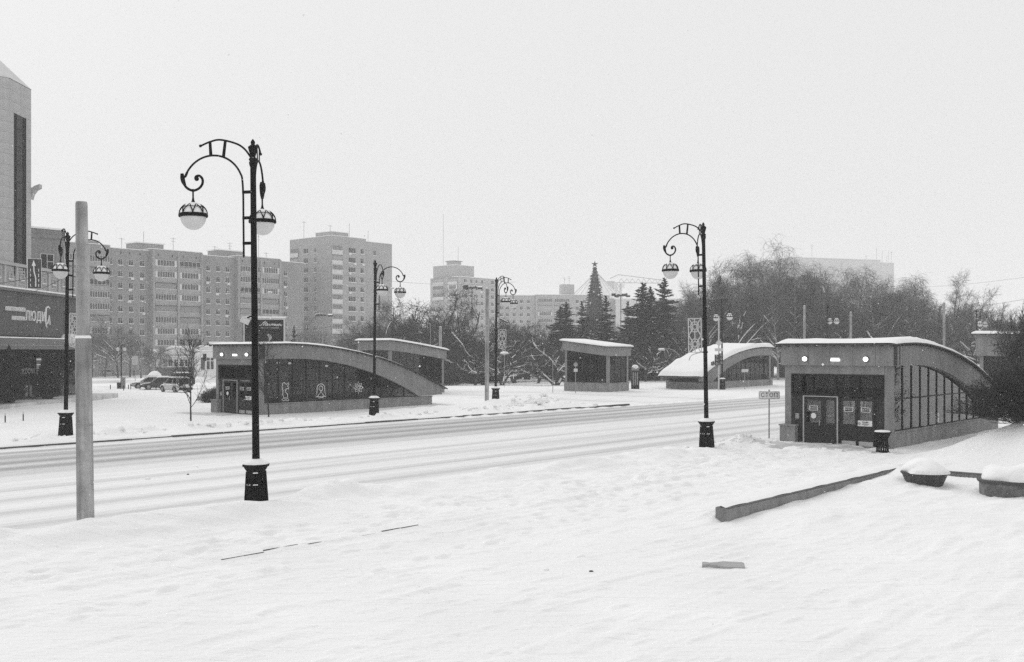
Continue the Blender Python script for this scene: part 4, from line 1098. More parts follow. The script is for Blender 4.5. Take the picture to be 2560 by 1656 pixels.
# frieze of stone panels
pm_ = MB(); pm_.box(-.3, -.02, 0, 1.62, 9.25, 10.9); pm_ = pm_.mesh('frieze_panel', STONE)
fr_ = MB()
for (i, zlo, zhi, o_) in ((.22, 9.5, 10.65, .05), (.46, 9.74, 10.41, .10)):
    fr_.box(-.02, -.02 + o_, i, 1.62 - i, zlo, zlo + .1); fr_.box(-.02, -.02 + o_, i, 1.62 - i, zhi - .1, zhi)
    fr_.box(-.02, -.02 + o_ - .003, i, i + .1, zlo + .1, zhi - .1); fr_.box(-.02, -.02 + o_ - .003, 1.62 - i - .1, 1.62 - i, zlo + .1, zhi - .1)
fr_ = fr_.mesh('panel_moulding', STONE); pl_ = MB().box(-.28, .12, 0, .30, 9.22, 10.95).mesh('pilaster', STONE)
sn_ = MB().box(-.02, .11, .46, 1.16, 9.845, 9.90).mesh('snow_cap', SNOWCAP)
for k in range(16):
    y = 66 + k * 1.95
    p = put('frieze_panel', pm_, ML, (0, y, 0)); put('panel_moulding', fr_, p); put('snow_cap', sn_, p); put('pilaster', pl_, ML, (0, y + 1.64, 0))
b = MB(); b.box(-.4, .2, 66, 97.2, 10.955, 11.2); b.build('cornice', STONE, ML); b = MB(); b.box(-.4, .22, 66, 97.2, 9.203, 9.25); b.build('snow_cap', SNOWCAP, ML)
# corner tower: chamfered stone shaft with a tall window strip
yA, yB = yat(23), yat(78)
zT0, zT1 = 11.2, 26.0
poly = [(-.0, yA), (0, yB), (-5.2, yB + 5.2), (-9, yB + 5.2), (-9, yA - 5), (-3.6, yA - 3.6)]
b = MB(); b.prism_xy([(p[0] * 1. - .12, p[1]) for p in poly], zT0 - 1.5, zT1); b.build('tower_wall', STONE, ML)
# stone panels on the street face and on the chamfer
rows = 17; hz_ = (zT1 - zT0) / rows; wx0, wx1 = yat(34.7), yat(65)
pc = {}
def stone(y0, y1, z, h, parent_rot=None):
    key = (round(y1 - y0, 3), round(h, 3))
    m = cached(('st',) + key, lambda: MB().box(-.119, 0, .006, key[0] - .006, .006, key[1] - .006).mesh('stone_panel', STONE))
    return m
for r_ in range(rows):
    z = zT0 + r_ * hz_
    if z + hz_ > 24.0: segs = [(yA, (yA + yB) / 2), ((yA + yB) / 2, yB)]
    else: segs = [(yA, wx0), (wx1, yB)]
    for y0, y1 in segs: put('stone_panel', stone(y0, y1, z, hz_), ML, (0, y0, z))
    L_ = 3.6 * math.sqrt(2); n_ = 3
    for k in range(n_):
        m = stone(0, L_ / n_, z, hz_); f = k / n_
        put('stone_panel', m, ML, (0 - 3.6 * (1 - f), yA - 3.6 * (1 - f), z), R(-45))
b = MB(); b.box(-.10, -.03, wx0, wx1, 10.2, 23.36); b.build('window_strip', WGL, ML)
b = MB()
for y in (wx0 + .04, wx0 + .38, wx1 - .45, wx1 - .1): b.box(-.05, .02, y, y + .10, 10.2, 23.37)
for k in range(9): b.box(-.048, .018, wx0 + .142, wx1 - .452, 10.6 + k * 1.45, 10.68 + k * 1.45)
b.build('window_frame', DARKFR, ML)
apex = (-4.8, (yA + yB) / 2 + 1)
b = MB(); n = len(poly); vs = [(p[0] * 1.02 + .04, p[1], zT1 + .01) for p in poly] + [(p[0] * .45 + apex[0] * .55, p[1] * .45 + apex[1] * .55, zT1 + 2.6) for p in poly]
b.add(vs, [tuple(range(n, 2 * n))] + [(i, (i + 1) % n, n + (i + 1) % n, n + i) for i in range(n)]); b.build('tower_roof', PARAW, ML)
# curved bracket on the far side of the tower
b = MB(); b.prism_xz([(0, 0), (.12, .45), (.38, .8), (.72, .98), (.72, 1.3), (.3, 1.15), (0, .95)], 0, .5); b.build('tower_bracket', STONE, ML, (-.05, yB + .02, 16.8))
b = MB(); b.prism_xz([(0, 0), (.25, .55), (.7, .95), (1.0, 1.15), (1.0, 1.6), (.5, 1.45), (0, 1.2)], 0, .5); b.build('tower_bracket', STONE, ML, (-3.0, yA - 3.4, 17.2), R(-45))
# shop front
b = MB(); b.box(-9, .5, 62, 97, -.6, .12); b.build('shop_step', CANOPY, ML)
b = MB(); b.box(-8.5, -8.3, 62, 96, .12, 4.2); b.box(-8.3, -.2, 95.8, 96, .12, 4.2); b.build('shop_interior', CANOPY, ML)
b = MB(); gr = random.Random(6)
for k in range(46):
    y_ = 70 + gr.random() * 25
    for j in range(gr.randint(4, 14)): b.box(-.2, -.15, y_, y_ + .05, 4.05 - j * .16, 4.10 - j * .16)
o = b.build('light_garland', PANEL, ML); o['kind'] = 'stuff'
for y_, h_ in ((78, 2.6), (82.5, 1.9), (90.5, 2.8), (93.5, 2.2)):
    b = MB(); b.box(-4, -3.6, y_, y_ + 1.3, .2, h_); b.build('lightening_panel', PALEM, ML)  # pale panels added inside to lighten the dark shop glass
b = MB(); b.box(-.5, .05, 95.6, 96.3, .12, 4.215); b.build('corner_post', CANOPY, ML)
ysf = [63 + k * 1.9 for k in range(18)]
mg = MB().box(-.10, -.08, .03, 1.87, .16, 4.2).mesh('glass_pane', GLASS); mm = MB().box(-.13, -.03, -.03, .03, .12, 4.215).mesh('mullion', DARKFR)
for y in ysf[:17]: put('glass_pane', mg, ML, (0, y, 0)); put('mullion', mm, ML, (0, y, 0))
yd0, yd1 = yat(55), yat(87)
b = MB(); b.box(-.028, .0, yd0, yd0 + .08, .13, 3.55); b.box(-.028, 0, yd1 - .08, yd1, .13, 3.55); b.box(-.028, 0, yd0 + .08, yd1 - .08, 3.45, 3.55); fr_o = b.build('door_frame', DARKFR, ML)
m = text_mesh('КОСМО', .62, STEEL, .01, 'door_lettering'); m.transform(Matrix.Rotation(R(90), 4, 'Z')); put('door_lettering', m, fr_o, (.0, (yd0 + yd1) / 2 + .15, 2.35))
# lit poster column in the window
pz = put('poster_board', MB().box(-.02, .02, yat(88), yat(101), .5, 3.5).mesh('poster_board', FASC), ML, (.08, 0, 0))
b = MB()
for (z0, z1, f0, f1) in ((3.28, 3.42, 0, .9), (2.85, 2.95, .05, .8), (2.35, 2.42, .05, .5), (2.12, 2.2, .05, .95), (.55, .68, 0, 1), (.75, 1.75, .0, .35), (.75, 1.2, .5, .75), (1.3, 1.5, .6, .95)):
    w_ = yat(101) - yat(88); b.box(.022, .03, yat(88) + w_ * f0, yat(88) + w_ * f1, z0, z1)
b.build('poster_print', LIT if False else PANEL, pz)
m = text_mesh('ОСМ', .34, PANEL, .004, 'poster_lettering'); m.transform(Matrix.Rotation(R(90), 4, 'Z')); put('poster_lettering', m, pz, (.03, yat(94), 2.66))
# roof sign with raised letters
sg = put('shop_sign', MB().box(.031, .06, 0, .01, 0, .01).mesh('shop_sign', PANEL), ML, (0, yat(10), 6.2))
m = text_mesh('ЛЮДИ', 1.15, PANEL, .05, 'sign_lettering', sx=.92); m.transform(Matrix.Rotation(R(90), 4, 'Z')); put('sign_lettering', m, sg, (.09, yat(86) - yat(10), .75))
yy0 = yat(118) - yat(10)
b = MB(); b.tube(catmull([(0.08, yy0 + .35, 1.55), (.08, yy0 - .0, 1.7), (.08, yy0 - .42, 1.5), (.08, yy0 - .5, .8), (.08, yy0 - .45, .2), (.08, yy0 - .25, -.1)], 5), [.05 + .05 * math.sin(math.pi * k / 25) for k in range(26)], 6)
b.tube([(0.08, yy0 - .15, .2), (.08, yy0 + .18, .95), (.08, yy0 + .32, .15)], .07, 6); b.build('sign_emblem', PANEL, sg)
rnd2 = random.Random(3)
for (z, ya, yb) in ((1.28, yat(11) - yat(10), yat(59) - yat(10)), (.55, yat(27) - yat(10), yat(60) - yat(10))):
    y = ya; b = MB()
    while y < yb:
        w_ = rnd2.uniform(.10, .2); kx = rnd2.random()
        b.box(.06, .10, y, y + .045, z - .17, z + .17); b.box(.06, .10, y + w_ - .045, y + w_, z - .17, z + .17)
        b.box(.062, .098, y + .045, y + w_ - .045, z + (.1 if kx < .5 else -.04), z + (.17 if kx < .5 else .04)); y += w_ + .07
    b.build('sign_small_lettering', PANEL, sg)
# grey side building behind
GB = thing('side_building', (DX(160.7, 118), 118, -1), R(49), 'plain grey building behind the shopping building, beside the apartment block', 'building')
b = MB(); b.box(-16, 0, 0, 12, 0, 18.9); b.build('wall', CONC, GB); b = MB(); b.box(-16.1, .1, -.15, 12.1, 18.905, 19.1); b.build('roof', SNOWCAP, GB); b = MB(); b.box(-16, 0.05, -.12, -.003, 17.9, 18.3); b.build('cornice', CONC, GB)
for x in (-8.5, -5, -2): add_window(GB, x, 0, 14.6, 1.5, 3.0, 2)
for x in (-8.5, -5, -2): add_window(GB, x, 0, 8.6, 1.5, 2.6, 2)
# white classical pavilion and its annex with scaffolding
PV = thing('white_pavilion', (DX(390, 212), 212, -2.0), R(4), 'small white pavilion with a pediment and tall windows under snow', 'pavilion')
def zp(y): return DZ(y, 212) + 2.0
b = MB(); b.box(0, 13.5, 0, 8, 0, zp(919)); b.build('base_wall', FASC, PV)
b = MB(); b.box(.1, 13.4, .1, 8, zp(919), zp(887)); b.build('wall', WHITE, PV)
b = MB(); b.box(-.4, 13.8, -.4, 8.4, zp(893), zp(890)); b.box(-.3, 13.6, -.3, 8.4, zp(887), zp(885.5)); b.build('cornice', WHITE, PV)
for k, px in enumerate((400, 412, 425, 439, 453, 466)):
    add_window(PV, DX(px + 1, 212) - DX(390, 212), .1, zp(908), .62 if k == 0 else .9, 1.5 if k else 1.3, 2, True)
for k, px in enumerate((393, 406, 418.5, 432, 446, 459.5, 473)):
    b = MB(); xx = DX(px, 212) - DX(390, 212); b.box(xx - .14, xx + .14, -.12, .098, zp(919), zp(893.2)); b.build('pilaster', WHITE, PV)
x0, x1 = DX(398, 212) - DX(390, 212), DX(471, 212) - DX(390, 212); xm = DX(440, 212) - DX(390, 212)
b = MB(); b.prism_xz([(x0, zp(885.4)), (x1 + 2, zp(885.4)), (xm, zp(869))], -.25, 7); b.build('pediment', WHITE, PV)
b = MB(); b.prism_xz([(x0 - .6, zp(885)), (xm, zp(869) + .05), (x1 + 2.6, zp(885)), (xm + 1, zp(865.5)), (xm - 1, zp(865.5))], -.6, 7.4); b.build('snow_cover', SNOWCAP, PV)
b = MB(); b.box(-2, 14, 5, 9, zp(885), zp(874)); b.build('snow_roof', SNOWCAP, PV)
AN = thing('white_annex', (DX(487, 200), 200, -2), R(2), 'white rendered annex behind the painted frames, its flat roof under snow', 'building')
def za(y): return DZ(y, 200) + 2.0
b = MB(); b.box(0, 6.5, 0, 7, 0, za(878)); b.build('wall', WHITE, AN); b = MB(); b.box(.6, 6.5, 1, 7, za(878), za(868)); b.build('upper_wall', WHITE, AN)
b = MB(); b.box(-.3, 6.8, -.3, 7, za(878) + .002, za(876)); b.build('snow_cover', SNOWCAP, AN); b = MB(); b.box(.4, 6.7, .8, 7.2, za(868) + .002, za(864)); b.build('snow_cover', SNOWCAP, AN)
b = MB(); b.box(2.2, 3.8, -.05, .0, za(925), za(895)); b.build('door', DARKFR, AN)
for k, px in enumerate((500, 548)):
    w_ = 38 if k == 0 else 36
    b = MB(); b.box(0, w_ * .082, 3, 6, za(868), za(857)); b.build('roof_house', WHITE, AN, (DX(px, 200) - DX(487, 200), 4, 0)); b = MB(); b.box(-.1, w_ * .082 + .1, 2.9, 6.1, za(857) + .002, za(854)); b.build('snow_cover', SNOWCAP, AN, (DX(px, 200) - DX(487, 200), 4, 0))
SF = thing('white_frame_stand', (DX(487, 165), 165, -1.2), 0, 'open stand of white painted frames left of the emblem kiosk', 'frame stand')
for k in range(7):
    b = MB(); x = k * .62; b.box(x - .05, x + .05, -.05, .05, 0, 4.6 - .5 * (k % 2)); b.build('post', WHITE, SF)
for z in (1.0, 2.2, 3.6):
    b = MB(); b.box(0, 3.75, -.045, .045, z, z + .09); b.build('rail', WHITE, SF)
for k in range(3):
    b = MB(); b.tube([(k * 1.24, 0, 1), (k * 1.24 + 1.2, 0, 3.6)], .04, 4); b.build('brace', DARKFR if k == 1 else WHITE, SF)
b = MB(); b.box(-.4, 4.2, -.6, -.1, 0, .75); b.build('base_board', WHITE, SF)
b = MB(); b.box(1.0, 1.7, -.1, -.05, 2.2, 4.2); b.build('dark_panel', FASC, SF)

# ------------------------------------------------------------------ trees
class Segs:
    def __init__(s): s.a = []; s.b = []; s.ra = []; s.rb = []; s.l = []
    def add(s, a, b, ra, rb, l): s.a.append(a); s.b.append(b); s.ra.append(ra); s.rb.append(rb); s.l.append(l)
    def arr(s): return np.array(s.a, float), np.array(s.b, float), np.array(s.ra, float), np.array(s.rb, float), np.array(s.l)
def seg_mesh(name, A, B, ra, rb, n, mat, squash=1.0):
    d = B - A; L = np.linalg.norm(d, axis=1, keepdims=True); L[L < 1e-6] = 1; d = d / L
    ref = np.where(np.abs(d[:, 2:3]) < .9, np.array([[0, 0, 1.]]), np.array([[1., 0, 0]]))
    p = np.cross(d, ref); p /= np.linalg.norm(p, axis=1, keepdims=True); q = np.cross(p, d)
    N = len(A); vs = np.zeros((N, 2 * n, 3))
    for k in range(n):
        a = 2 * math.pi * k / n + math.pi / 2
        off = p * math.cos(a) + q * math.sin(a) * squash
        vs[:, k] = A + off * ra[:, None]; vs[:, n + k] = B + off * rb[:, None]
    base = (np.arange(N) * 2 * n)[:, None]; fs = []
    for k in range(n):
        k2 = (k + 1) % n; fs.append(np.concatenate([base + k, base + k2, base + n + k2, base + n + k], 1))
    return raw(name, vs.reshape(-1, 3), np.concatenate(fs, 0), mat, n > 3)
def rot_about(v, axis, ang):
    return Matrix.Rotation(ang, 3, axis) @ v
def grow(S, rng, p, d, L, r, lvl, P):
    n = P['seg'][lvl]; step = L / n; rr = r
    tip = r * P['tip'][lvl]
    for i in range(n):
        w = P['gnarl'][lvl]
        d = (d + Vector((rng.gauss(0, w), rng.gauss(0, w), rng.gauss(0, w) + P['trop'][lvl]))).normalized()
        if p.z < P.get('zmin', .3) and d.z < 0: d.z = abs(d.z) * .4; d.normalize()
        q = p + d * step; r2 = r + (tip - r) * (i + 1) / n
        S.add(p[:], q[:], rr, r2, lvl); rr = r2
        if lvl < P['max']:
            f = (i + 1) / n
            if f >= P['start'][lvl]:
                k = P['kids'][lvl]; m = int(k) + (rng.random() < k - int(k))
                for _ in range(m):
                    ax = d.orthogonal().normalized(); ax = rot_about(ax, d, rng.uniform(0, 2 * math.pi))
                    nd = rot_about(d, ax, R(rng.uniform(*P['ang'][lvl])))
                    ll = P['len'][lvl] * rng.uniform(.65, 1.25) * (1.15 - P['taper'][lvl] * f)
                    grow(S, rng, p + (q - p) * rng.random(), nd, ll, max(P['rmin'], r2 * rng.uniform(.5, .75)), lvl + 1, P)
        p = q
def build_tree_meshes(S, twig_from, barkm, twigm, snow_r=.025, snowm=True, leaves=0, rng=None):
    A, B, ra, rb, l = S.arr(); out = {}
    thick = l < twig_from
    out['trunk'] = seg_mesh('trunk', A[thick], B[thick], ra[thick], rb[thick], 6, barkm)
    tw = ~thick
    out['crown'] = seg_mesh('crown', A[tw], B[tw], np.maximum(ra[tw], .008), np.maximum(rb[tw], .005), 3, twigm)
    if snowm:
        d = B - A; L = np.linalg.norm(d, axis=1); dz = np.abs(d[:, 2]) / np.maximum(L, 1e-6)
        s = (ra > snow_r) & (dz < .86); rs = np.random.RandomState(len(A)); s &= rs.rand(len(A)) < .85
        if s.any():
            off = np.zeros((s.sum(), 3)); off[:, 2] = ra[s] * .62 + .006
            out['snow_cover'] = seg_mesh('snow_cover', A[s] + off, B[s] + off, ra[s] * .85 + .022, rb[s] * .85 + .022, 5, SNOWCAP)
    return out
APPLE = dict(seg=[4, 6, 5, 4, 3], tip=[.75, .45, .4, .4, .4], gnarl=[.16, .26, .28, .30, .3], trop=[.02, .035, .02, .0, -.02], max=4,
             start=[.6, .25, .2, .15], kids=[1.5, 1.2, 1.45, 1.8], ang=[(30, 65), (30, 75), (30, 80), (30, 85)], len=[3.3, 1.75, 1.0, .55], taper=[.1, .45, .5, .4], rmin=.012, zmin=1.6)
def apple(seed, h=1.0):
    rng = random.Random(seed); S = Segs()
    for _ in range(rng.choice((2, 3, 3))):
        a = rng.uniform(0, 6.28); t = rng.uniform(.15, .5)
        grow(S, rng, Vector((.12 * math.cos(a), .12 * math.sin(a), -.3)), Vector((math.cos(a) * t, math.sin(a) * t, 1)).normalized(), 2.5 * h, .165, 0, APPLE)
    return build_tree_meshes(S, 3, BARK, TWIG, .024)
BIRCH = dict(seg=[14, 6, 6, 5], tip=[.16, .35, .5, .6], gnarl=[.035, .09, .16, .12], trop=[.03, .04, -.12, -.30], max=3,
             start=[.16, .25, .0], kids=[2.5, 1.35, 1.7], ang=[(30, 62), (25, 60), (30, 80)], len=[3.8, 1.8, 1.3], taper=[.55, .4, .2], rmin=.009)
def birch(seed, H=15.):
    rng = random.Random(seed); S = Segs()
    grow(S, rng, Vector((0, 0, -.4)), Vector((0, 0, 1)), H, .20, 0, BIRCH)
    return build_tree_meshes(S, 2, BIRCHB, TWIGB, .04)
BROAD = dict(seg=[6, 6, 5, 4, 3], tip=[.5, .4, .4, .4, .4], gnarl=[.06, .14, .17, .2, .22], trop=[.05, .06, .04, .03, .0], max=4,
             start=[.45, .25, .15, .1], kids=[1.8, 1.4, 1.7, 1.9], ang=[(20, 50), (20, 55), (25, 60), (25, 65)], len=[5.0, 2.5, 1.35, .75], taper=[.2, .45, .4, .4], rmin=.012)
def broad(seed, H=6.):
    rng = random.Random(seed); S = Segs()
    grow(S, rng, Vector((0, 0, -.4)), Vector((0, 0, 1)), H, .22, 0, BROAD)
    return build_tree_meshes(S, 3, BARK, TWIGB, .03)
def spruce(seed, H=12., Wd=2.6, snow=.5):
    rng = random.Random(seed); S = Segs(); sn = Segs()
    tr = Segs(); n = 10
    for i in range(n): tr.add((0, 0, H * i / n), (0, 0, H * (i + 1) / n), .16 * (1 - i / n) + .02, .16 * (1 - (i + 1) / n) + .02, 0)
    z = H * .06
    while z < H * .985:
        f = z / H; Lb = Wd * (1 - f) ** .82 * rng.uniform(.8, 1.12) + .12
        nb = 8 if f < .8 else 5
        for k in range(nb):
            a = 2 * math.pi * (k + rng.random() * .7) / nb; L = Lb * rng.uniform(.5, 1.22)
            droop = -.22 - .28 * (1 - f) + rng.uniform(-.08, .1); m = max(3, int(L / .22))
            if f > .8: droop += .5
            p = Vector((0, 0, z + rng.uniform(-.18, .18))); d = Vector((math.cos(a), math.sin(a), droop + rng.uniform(-.12, .12))).normalized()
            for i in range(m):
                d = (d + Vector((0, 0, .075))).normalized(); q = p + d * (L / m); g = i / m
                S.add(p[:], q[:], .045 * (1 - g) + .018, .04 * (1 - g) + .014, 1)
                ww = (.75 * math.sin(math.pi * min(1, g * .8 + .18)) + .06) * min(1, L / 1.4)
                side = d.cross(Vector((0, 0, 1))).normalized()
                for s_ in (-1, 1):
                    for e in range(2):
                        dd = (side * s_ + d * rng.uniform(.5, .9) + Vector((0, 0, rng.uniform(-.55, .05)))).normalized()
                        pp = p + (q - p) * rng.random(); qq = pp + dd * ww * rng.uniform(.6, 1.2)
                        S.add(pp[:], qq[:], .075, .02, 1)
                hang = p + Vector((rng.uniform(-.1, .1), rng.uniform(-.1, .1), -.26 * rng.random() - .1)); S.add(p[:], hang[:], .05, .012, 1)
                if rng.random() < snow and 0.15 < g:
                    c = p + Vector((0, 0, .05)); e_ = q + Vector((0, 0, .05))
                    sn.add(c[:], e_[:], .06 + .13 * ww * rng.random(), .05 + .10 * ww * rng.random(), 1)
                p = q
        z += (.30 + .16 * (1 - f)) * (H / 12) ** .4
    out = {}
    A, B, ra, rb, l = tr.arr(); out['trunk'] = seg_mesh('trunk', A, B, ra, rb, 6, BARK)
    A, B, ra, rb, l = S.arr(); out['crown'] = seg_mesh('crown', A, B, ra, rb, 3, NEEDLE)
    if sn.a: A, B, ra, rb, l = sn.arr(); out['snow_cover'] = seg_mesh('snow_cover', A, B, ra, rb, 5, SNOWCAP, .45)
    return out
def plant(name, meshes, x, y, z, rz, sc, label, cat, group):
    t = thing(name, (x, y, z), rz, label, cat, group); t.scale = sc if isinstance(sc, tuple) else (sc, sc, sc)
    for k, m in meshes.items():
        o = put(k, m, t)
        if k == 'snow_cover': o['kind'] = 'stuff'
    return t
rnd = random.Random(77)
AP = [apple(100 + i) for i in range(6)]
def place(name, ms, px, d, sc, label, cat, group, rz=None, z=None, dz=0):
    x = DX(px, d); zz = g1(x, d) if z is None else z
    return plant(name, ms, x, d, zz - .05 + dz, rnd.uniform(0, 6.28) if rz is None else rz, sc, label, cat, group)
# front row of the park
for i, (px, d, s) in enumerate(((1186, 131, 1.0), (1207, 133, .95), (1254, 131, 1.0), (1290, 142, 1.05), (1340, 138, 1.05), (1388, 127, 1.0), (1030, 150, 1.1), (1145, 155, 1.0))):
    place('apple_tree', AP[i % 6], px, d, (s * 1.1, s * 1.1, s), 'dark gnarled bare tree in the front row of the park', 'tree', 'gnarled park trees left of the glass box kiosk')
for i, (px, d, s) in enumerate(((1612, 140, 1.05), (1655, 146, 1.1), (1600, 158, 1.15), (1690, 150, 1.15), (1740, 160, 1.15), (1640, 170, 1.2))):
    place('apple_tree', AP[(i + 2) % 6], px, d, s, 'dark gnarled bare tree in the second row of the park', 'tree', 'gnarled park trees behind the far kiosks')
for i in range(40):
    px = 960 + (i + .5) * 15.0 + rnd.uniform(-12, 12); d = rnd.uniform(140, 205); s = rnd.uniform(1.3, 1.75)
    if 940 < px < 1115: d = rnd.uniform(145, 185); s = rnd.uniform(1.85, 2.25)
    place('apple_tree', AP[i % 6], px, d, (s * 1.1, s * 1.1, s * rnd.uniform(.9, 1.08)), 'dark gnarled bare tree in the dense middle of the park behind the front row', 'tree', 'dense park trees in the middle distance')
for i in range(22):
    px = 1600 + i * 44 + rnd.uniform(-18, 18); d = rnd.uniform(135, 185); s = rnd.uniform(1.2, 1.6)
    place('apple_tree', AP[(i * 5 + 1) % 6], px, d, (s * 1.15, s * 1.15, s), 'dark gnarled bare tree under the birches on the right side of the park', 'tree', 'low dark trees under the birches')
# spruces
SPR = [spruce(200, 12, 2.7, .6), spruce(201, 12, 3.1, .35), spruce(202, 12, 2.4, .8)]
def spr(px, ytop, d, v, wf, label):
    x = DX(px, d); zt_ = DZ(ytop, d); z0 = g1(x, d); s = (zt_ - z0) / 12.0
    plant('spruce_tree', SPR[v], x, d, z0, rnd.uniform(0, 6), (s * wf, s * wf, s), label, 'spruce', 'park spruces')
spr(1415, 755, 150, 0, 1.67, 'snowy spruce left of the decorated fir cone, behind the glass box kiosk')
spr(1401, 765, 158, 1, 1.38, 'darker spruce at the far left of the park spruces')
spr(1455, 752, 156, 2, .95, 'slim spruce touching the left edge of the decorated fir cone')
spr(1515, 738, 140, 2, 1.12, 'snow laden spruce in front of the right side of the decorated fir cone')
spr(1570, 752, 160, 2, 1.01, 'narrow spruce beside the tall flood mast')
spr(1607, 705, 150, 1, 1.52, 'broad tall dark spruce with two crowns close together')
spr(1626, 715, 152, 1, 1.16, 'dark spruce pressed against the broad tall spruce')
spr(1661, 693, 158, 1, 1.23, 'pointed dark spruce left of the near right lamp pole')
spr(1799, 686, 165, 1, 0.9, 'lone pointed spruce right of the near right lamp pole')
spr(735, 812, 112, 2, 0.62, 'small snowy spruce rising behind the emblem kiosk roof')
# birches and broad crowns on the right
BI = [birch(300 + i, 15) for i in range(4)]
for i, (px, yt, d) in enumerate(((1930, 628, 165), (1880, 650, 172), (1845, 668, 180), (1960, 655, 176), (1985, 668, 160), (1905, 672, 150), (2035, 690, 170), (2062, 672, 168), (2110, 690, 175), (2148, 682, 165), (2085, 702, 155), (2175, 716, 170), (2215, 715, 176), (1820, 700, 190), (2310, 690, 178), (2335, 705, 172), (2275, 735, 180), (2235, 725, 160), (1750, 745, 185), (1700, 750, 190), (2190, 700, 150), (2130, 720, 148), (1945, 690, 145), (1868, 715, 150), (2020, 700, 190))):
    x = DX(px, d); z0 = g1(x, d); s = (DZ(yt, d) - z0) / 15.5
    plant('birch_tree', BI[i % 4], x, d, z0, rnd.uniform(0, 6), (s * 1.1, s * 1.1, s), 'tall bare birch with hanging twigs behind the nearest kiosk and far lamps', 'birch', 'bare birches on the right')
BR = [broad(400 + i) for i in range(3)]
for i, (px, yt, d) in enumerate(((2400, 742, 190), (2440, 745, 200), (2470, 765, 180), (2370, 775, 170), (2500, 790, 210), (2540, 800, 200), (2600, 780, 190))):
    x = DX(px, d); z0 = g1(x, d); s = (DZ(yt, d) - z0) / 10.8
    plant('bare_tree', BR[i % 3], x, d, z0, rnd.uniform(0, 6), s, 'round crowned bare tree beyond the partly hidden kiosk at the right edge', 'tree', 'round bare trees at the right edge')
rb = random.Random(5)
for i in range(30):
    px = 1690 + i * 25 + rb.uniform(-12, 12); yt = rb.uniform(668, 745) if px < 2220 else rb.uniform(700, 760); d = rb.uniform(148, 196)
    x = DX(px, d); z0 = g1(x, d); s = (DZ(yt, d) - z0) / 10.8
    plant('bare_tree', BR[i % 3], x, d, z0, rb.uniform(0, 6), (s * .9, s * .9, s), 'bare tree in the belt', 'tree', 'bare tree belt behind the birches')
for i, (px, yt, d) in enumerate(((230, 815, 225), (262, 808, 228), (295, 806, 222), (325, 815, 226), (352, 845, 205), (375, 858, 195), (388, 852, 205), (205, 830, 232))):
    x = DX(px, d); z0 = g1(x, d); s = (DZ(yt, d) - z0) / 10.8
    plant('bare_tree', BR[i % 3], x, d, z0, rnd.uniform(0, 6), s, 'bushy bare tree in front of the long apartment block, left of the pavilion', 'tree', 'bare trees before the long block')
for i, (px, yt, d) in enumerate(((770, 812, 230), (810, 820, 225), (850, 815, 235), (900, 812, 230), (745, 825, 210), (960, 800, 220), (1010, 775, 170), (985, 778, 165), (1045, 790, 175))):
    x = DX(px, d); z0 = g1(x, d); s = (DZ(yt, d) - z0) / 10.8
    plant('bare_tree', BR[(i + 1) % 3], x, d, z0, rnd.uniform(0, 6), (s * 1.15, s * 1.15, s), 'thin bare tree standing before the apartment tower', 'tree', 'bare trees before the apartment tower')
# young street trees on the far pavement
YOUNG = dict(seg=[10, 6, 4, 3], tip=[.18, .3, .35, .4], gnarl=[.03, .09, .13, .15], trop=[.03, .10, .06, .04], max=3,
             start=[.22, .2, .15], kids=[2.7, 1.35, .9], ang=[(30, 52), (25, 48), (25, 55)], len=[2.0, .85, .42], taper=[.6, .45, .4], rmin=.008)
def young(seed, H):
    rng = random.Random(seed); S = Segs(); grow(S, rng, Vector((0, 0, -.2)), Vector((0, 0, 1)), H, .055, 0, YOUNG)
    return build_tree_meshes(S, 2, BARK, BARK, .014, False)
x, y, z = at(477, 1058); plant('young_tree', young(7, 4.4), x, y, z, 0, 1, 'slender leafless young tree on the snowy pavement left of the emblem kiosk', 'tree', 'young street trees')
x, y, z = at(672, 1047); plant('young_tree', young(12, 4.6), x, y, z, 1.2, (.9, .9, 1), 'slender leafless young tree in front of the emblem kiosk side glass', 'tree', 'young street trees')
# shrubs
BUSH = dict(seg=[5, 5, 4, 3], tip=[.4, .4, .4, .5], gnarl=[.10, .14, .16, .2], trop=[.06, .06, .05, .03], max=3,
            start=[.1, .1, .1], kids=[2.0, 1.9, 2.2], ang=[(18, 50), (20, 55), (25, 60)], len=[1.5, .75, .38], taper=[.3, .4, .3], rmin=.007, zmin=.2)
TWIGS = pmat('shrub_twig', .10, .9, .3, 2, spec=.1)
def bush(seed, n, L, spread, leaves, r=.03, P=BUSH, snow=False, lsz=.05, tm=None):
    rng = random.Random(seed); S = Segs()
    for _ in range(n):
        a = rng.uniform(0, 6.28); t = abs(rng.gauss(0, spread)); rr = rng.random() ** .5 * .5
        grow(S, rng, Vector((rr * math.cos(a), rr * math.sin(a), -.2)), Vector((math.cos(a) * t, math.sin(a) * t, 1)).normalized(), L * rng.uniform(.6, 1.1), r, 0, P)
    ms = build_tree_meshes(S, 1, BARK, tm or TWIG, .012 if tm else .02, snow)
    if leaves:
        A, B, ra, rb, l = S.arr(); idx = np.where(l >= 2)[0]; rs = np.random.RandomState(seed); idx = rs.choice(idx, leaves)
        f = rs.rand(leaves, 1); c = A[idx] * (1 - f) + B[idx] * f; d = rs.normal(size=(leaves, 3)); d /= np.linalg.norm(d, axis=1, keepdims=True); d[:, 2] -= .4
        e = np.cross(d, rs.normal(size=(leaves, 3))); e /= np.linalg.norm(e, axis=1, keepdims=True)
        s = rs.uniform(lsz * .6, lsz * 1.3, (leaves, 1)); v = np.stack([c, c + d * s + e * s * .45, c + d * s * 2, c + d * s - e * s * .45], 1)
        ms['leaves'] = raw('leaves', v.reshape(-1, 3), np.arange(leaves * 4).reshape(-1, 4), TWIG)
    return ms
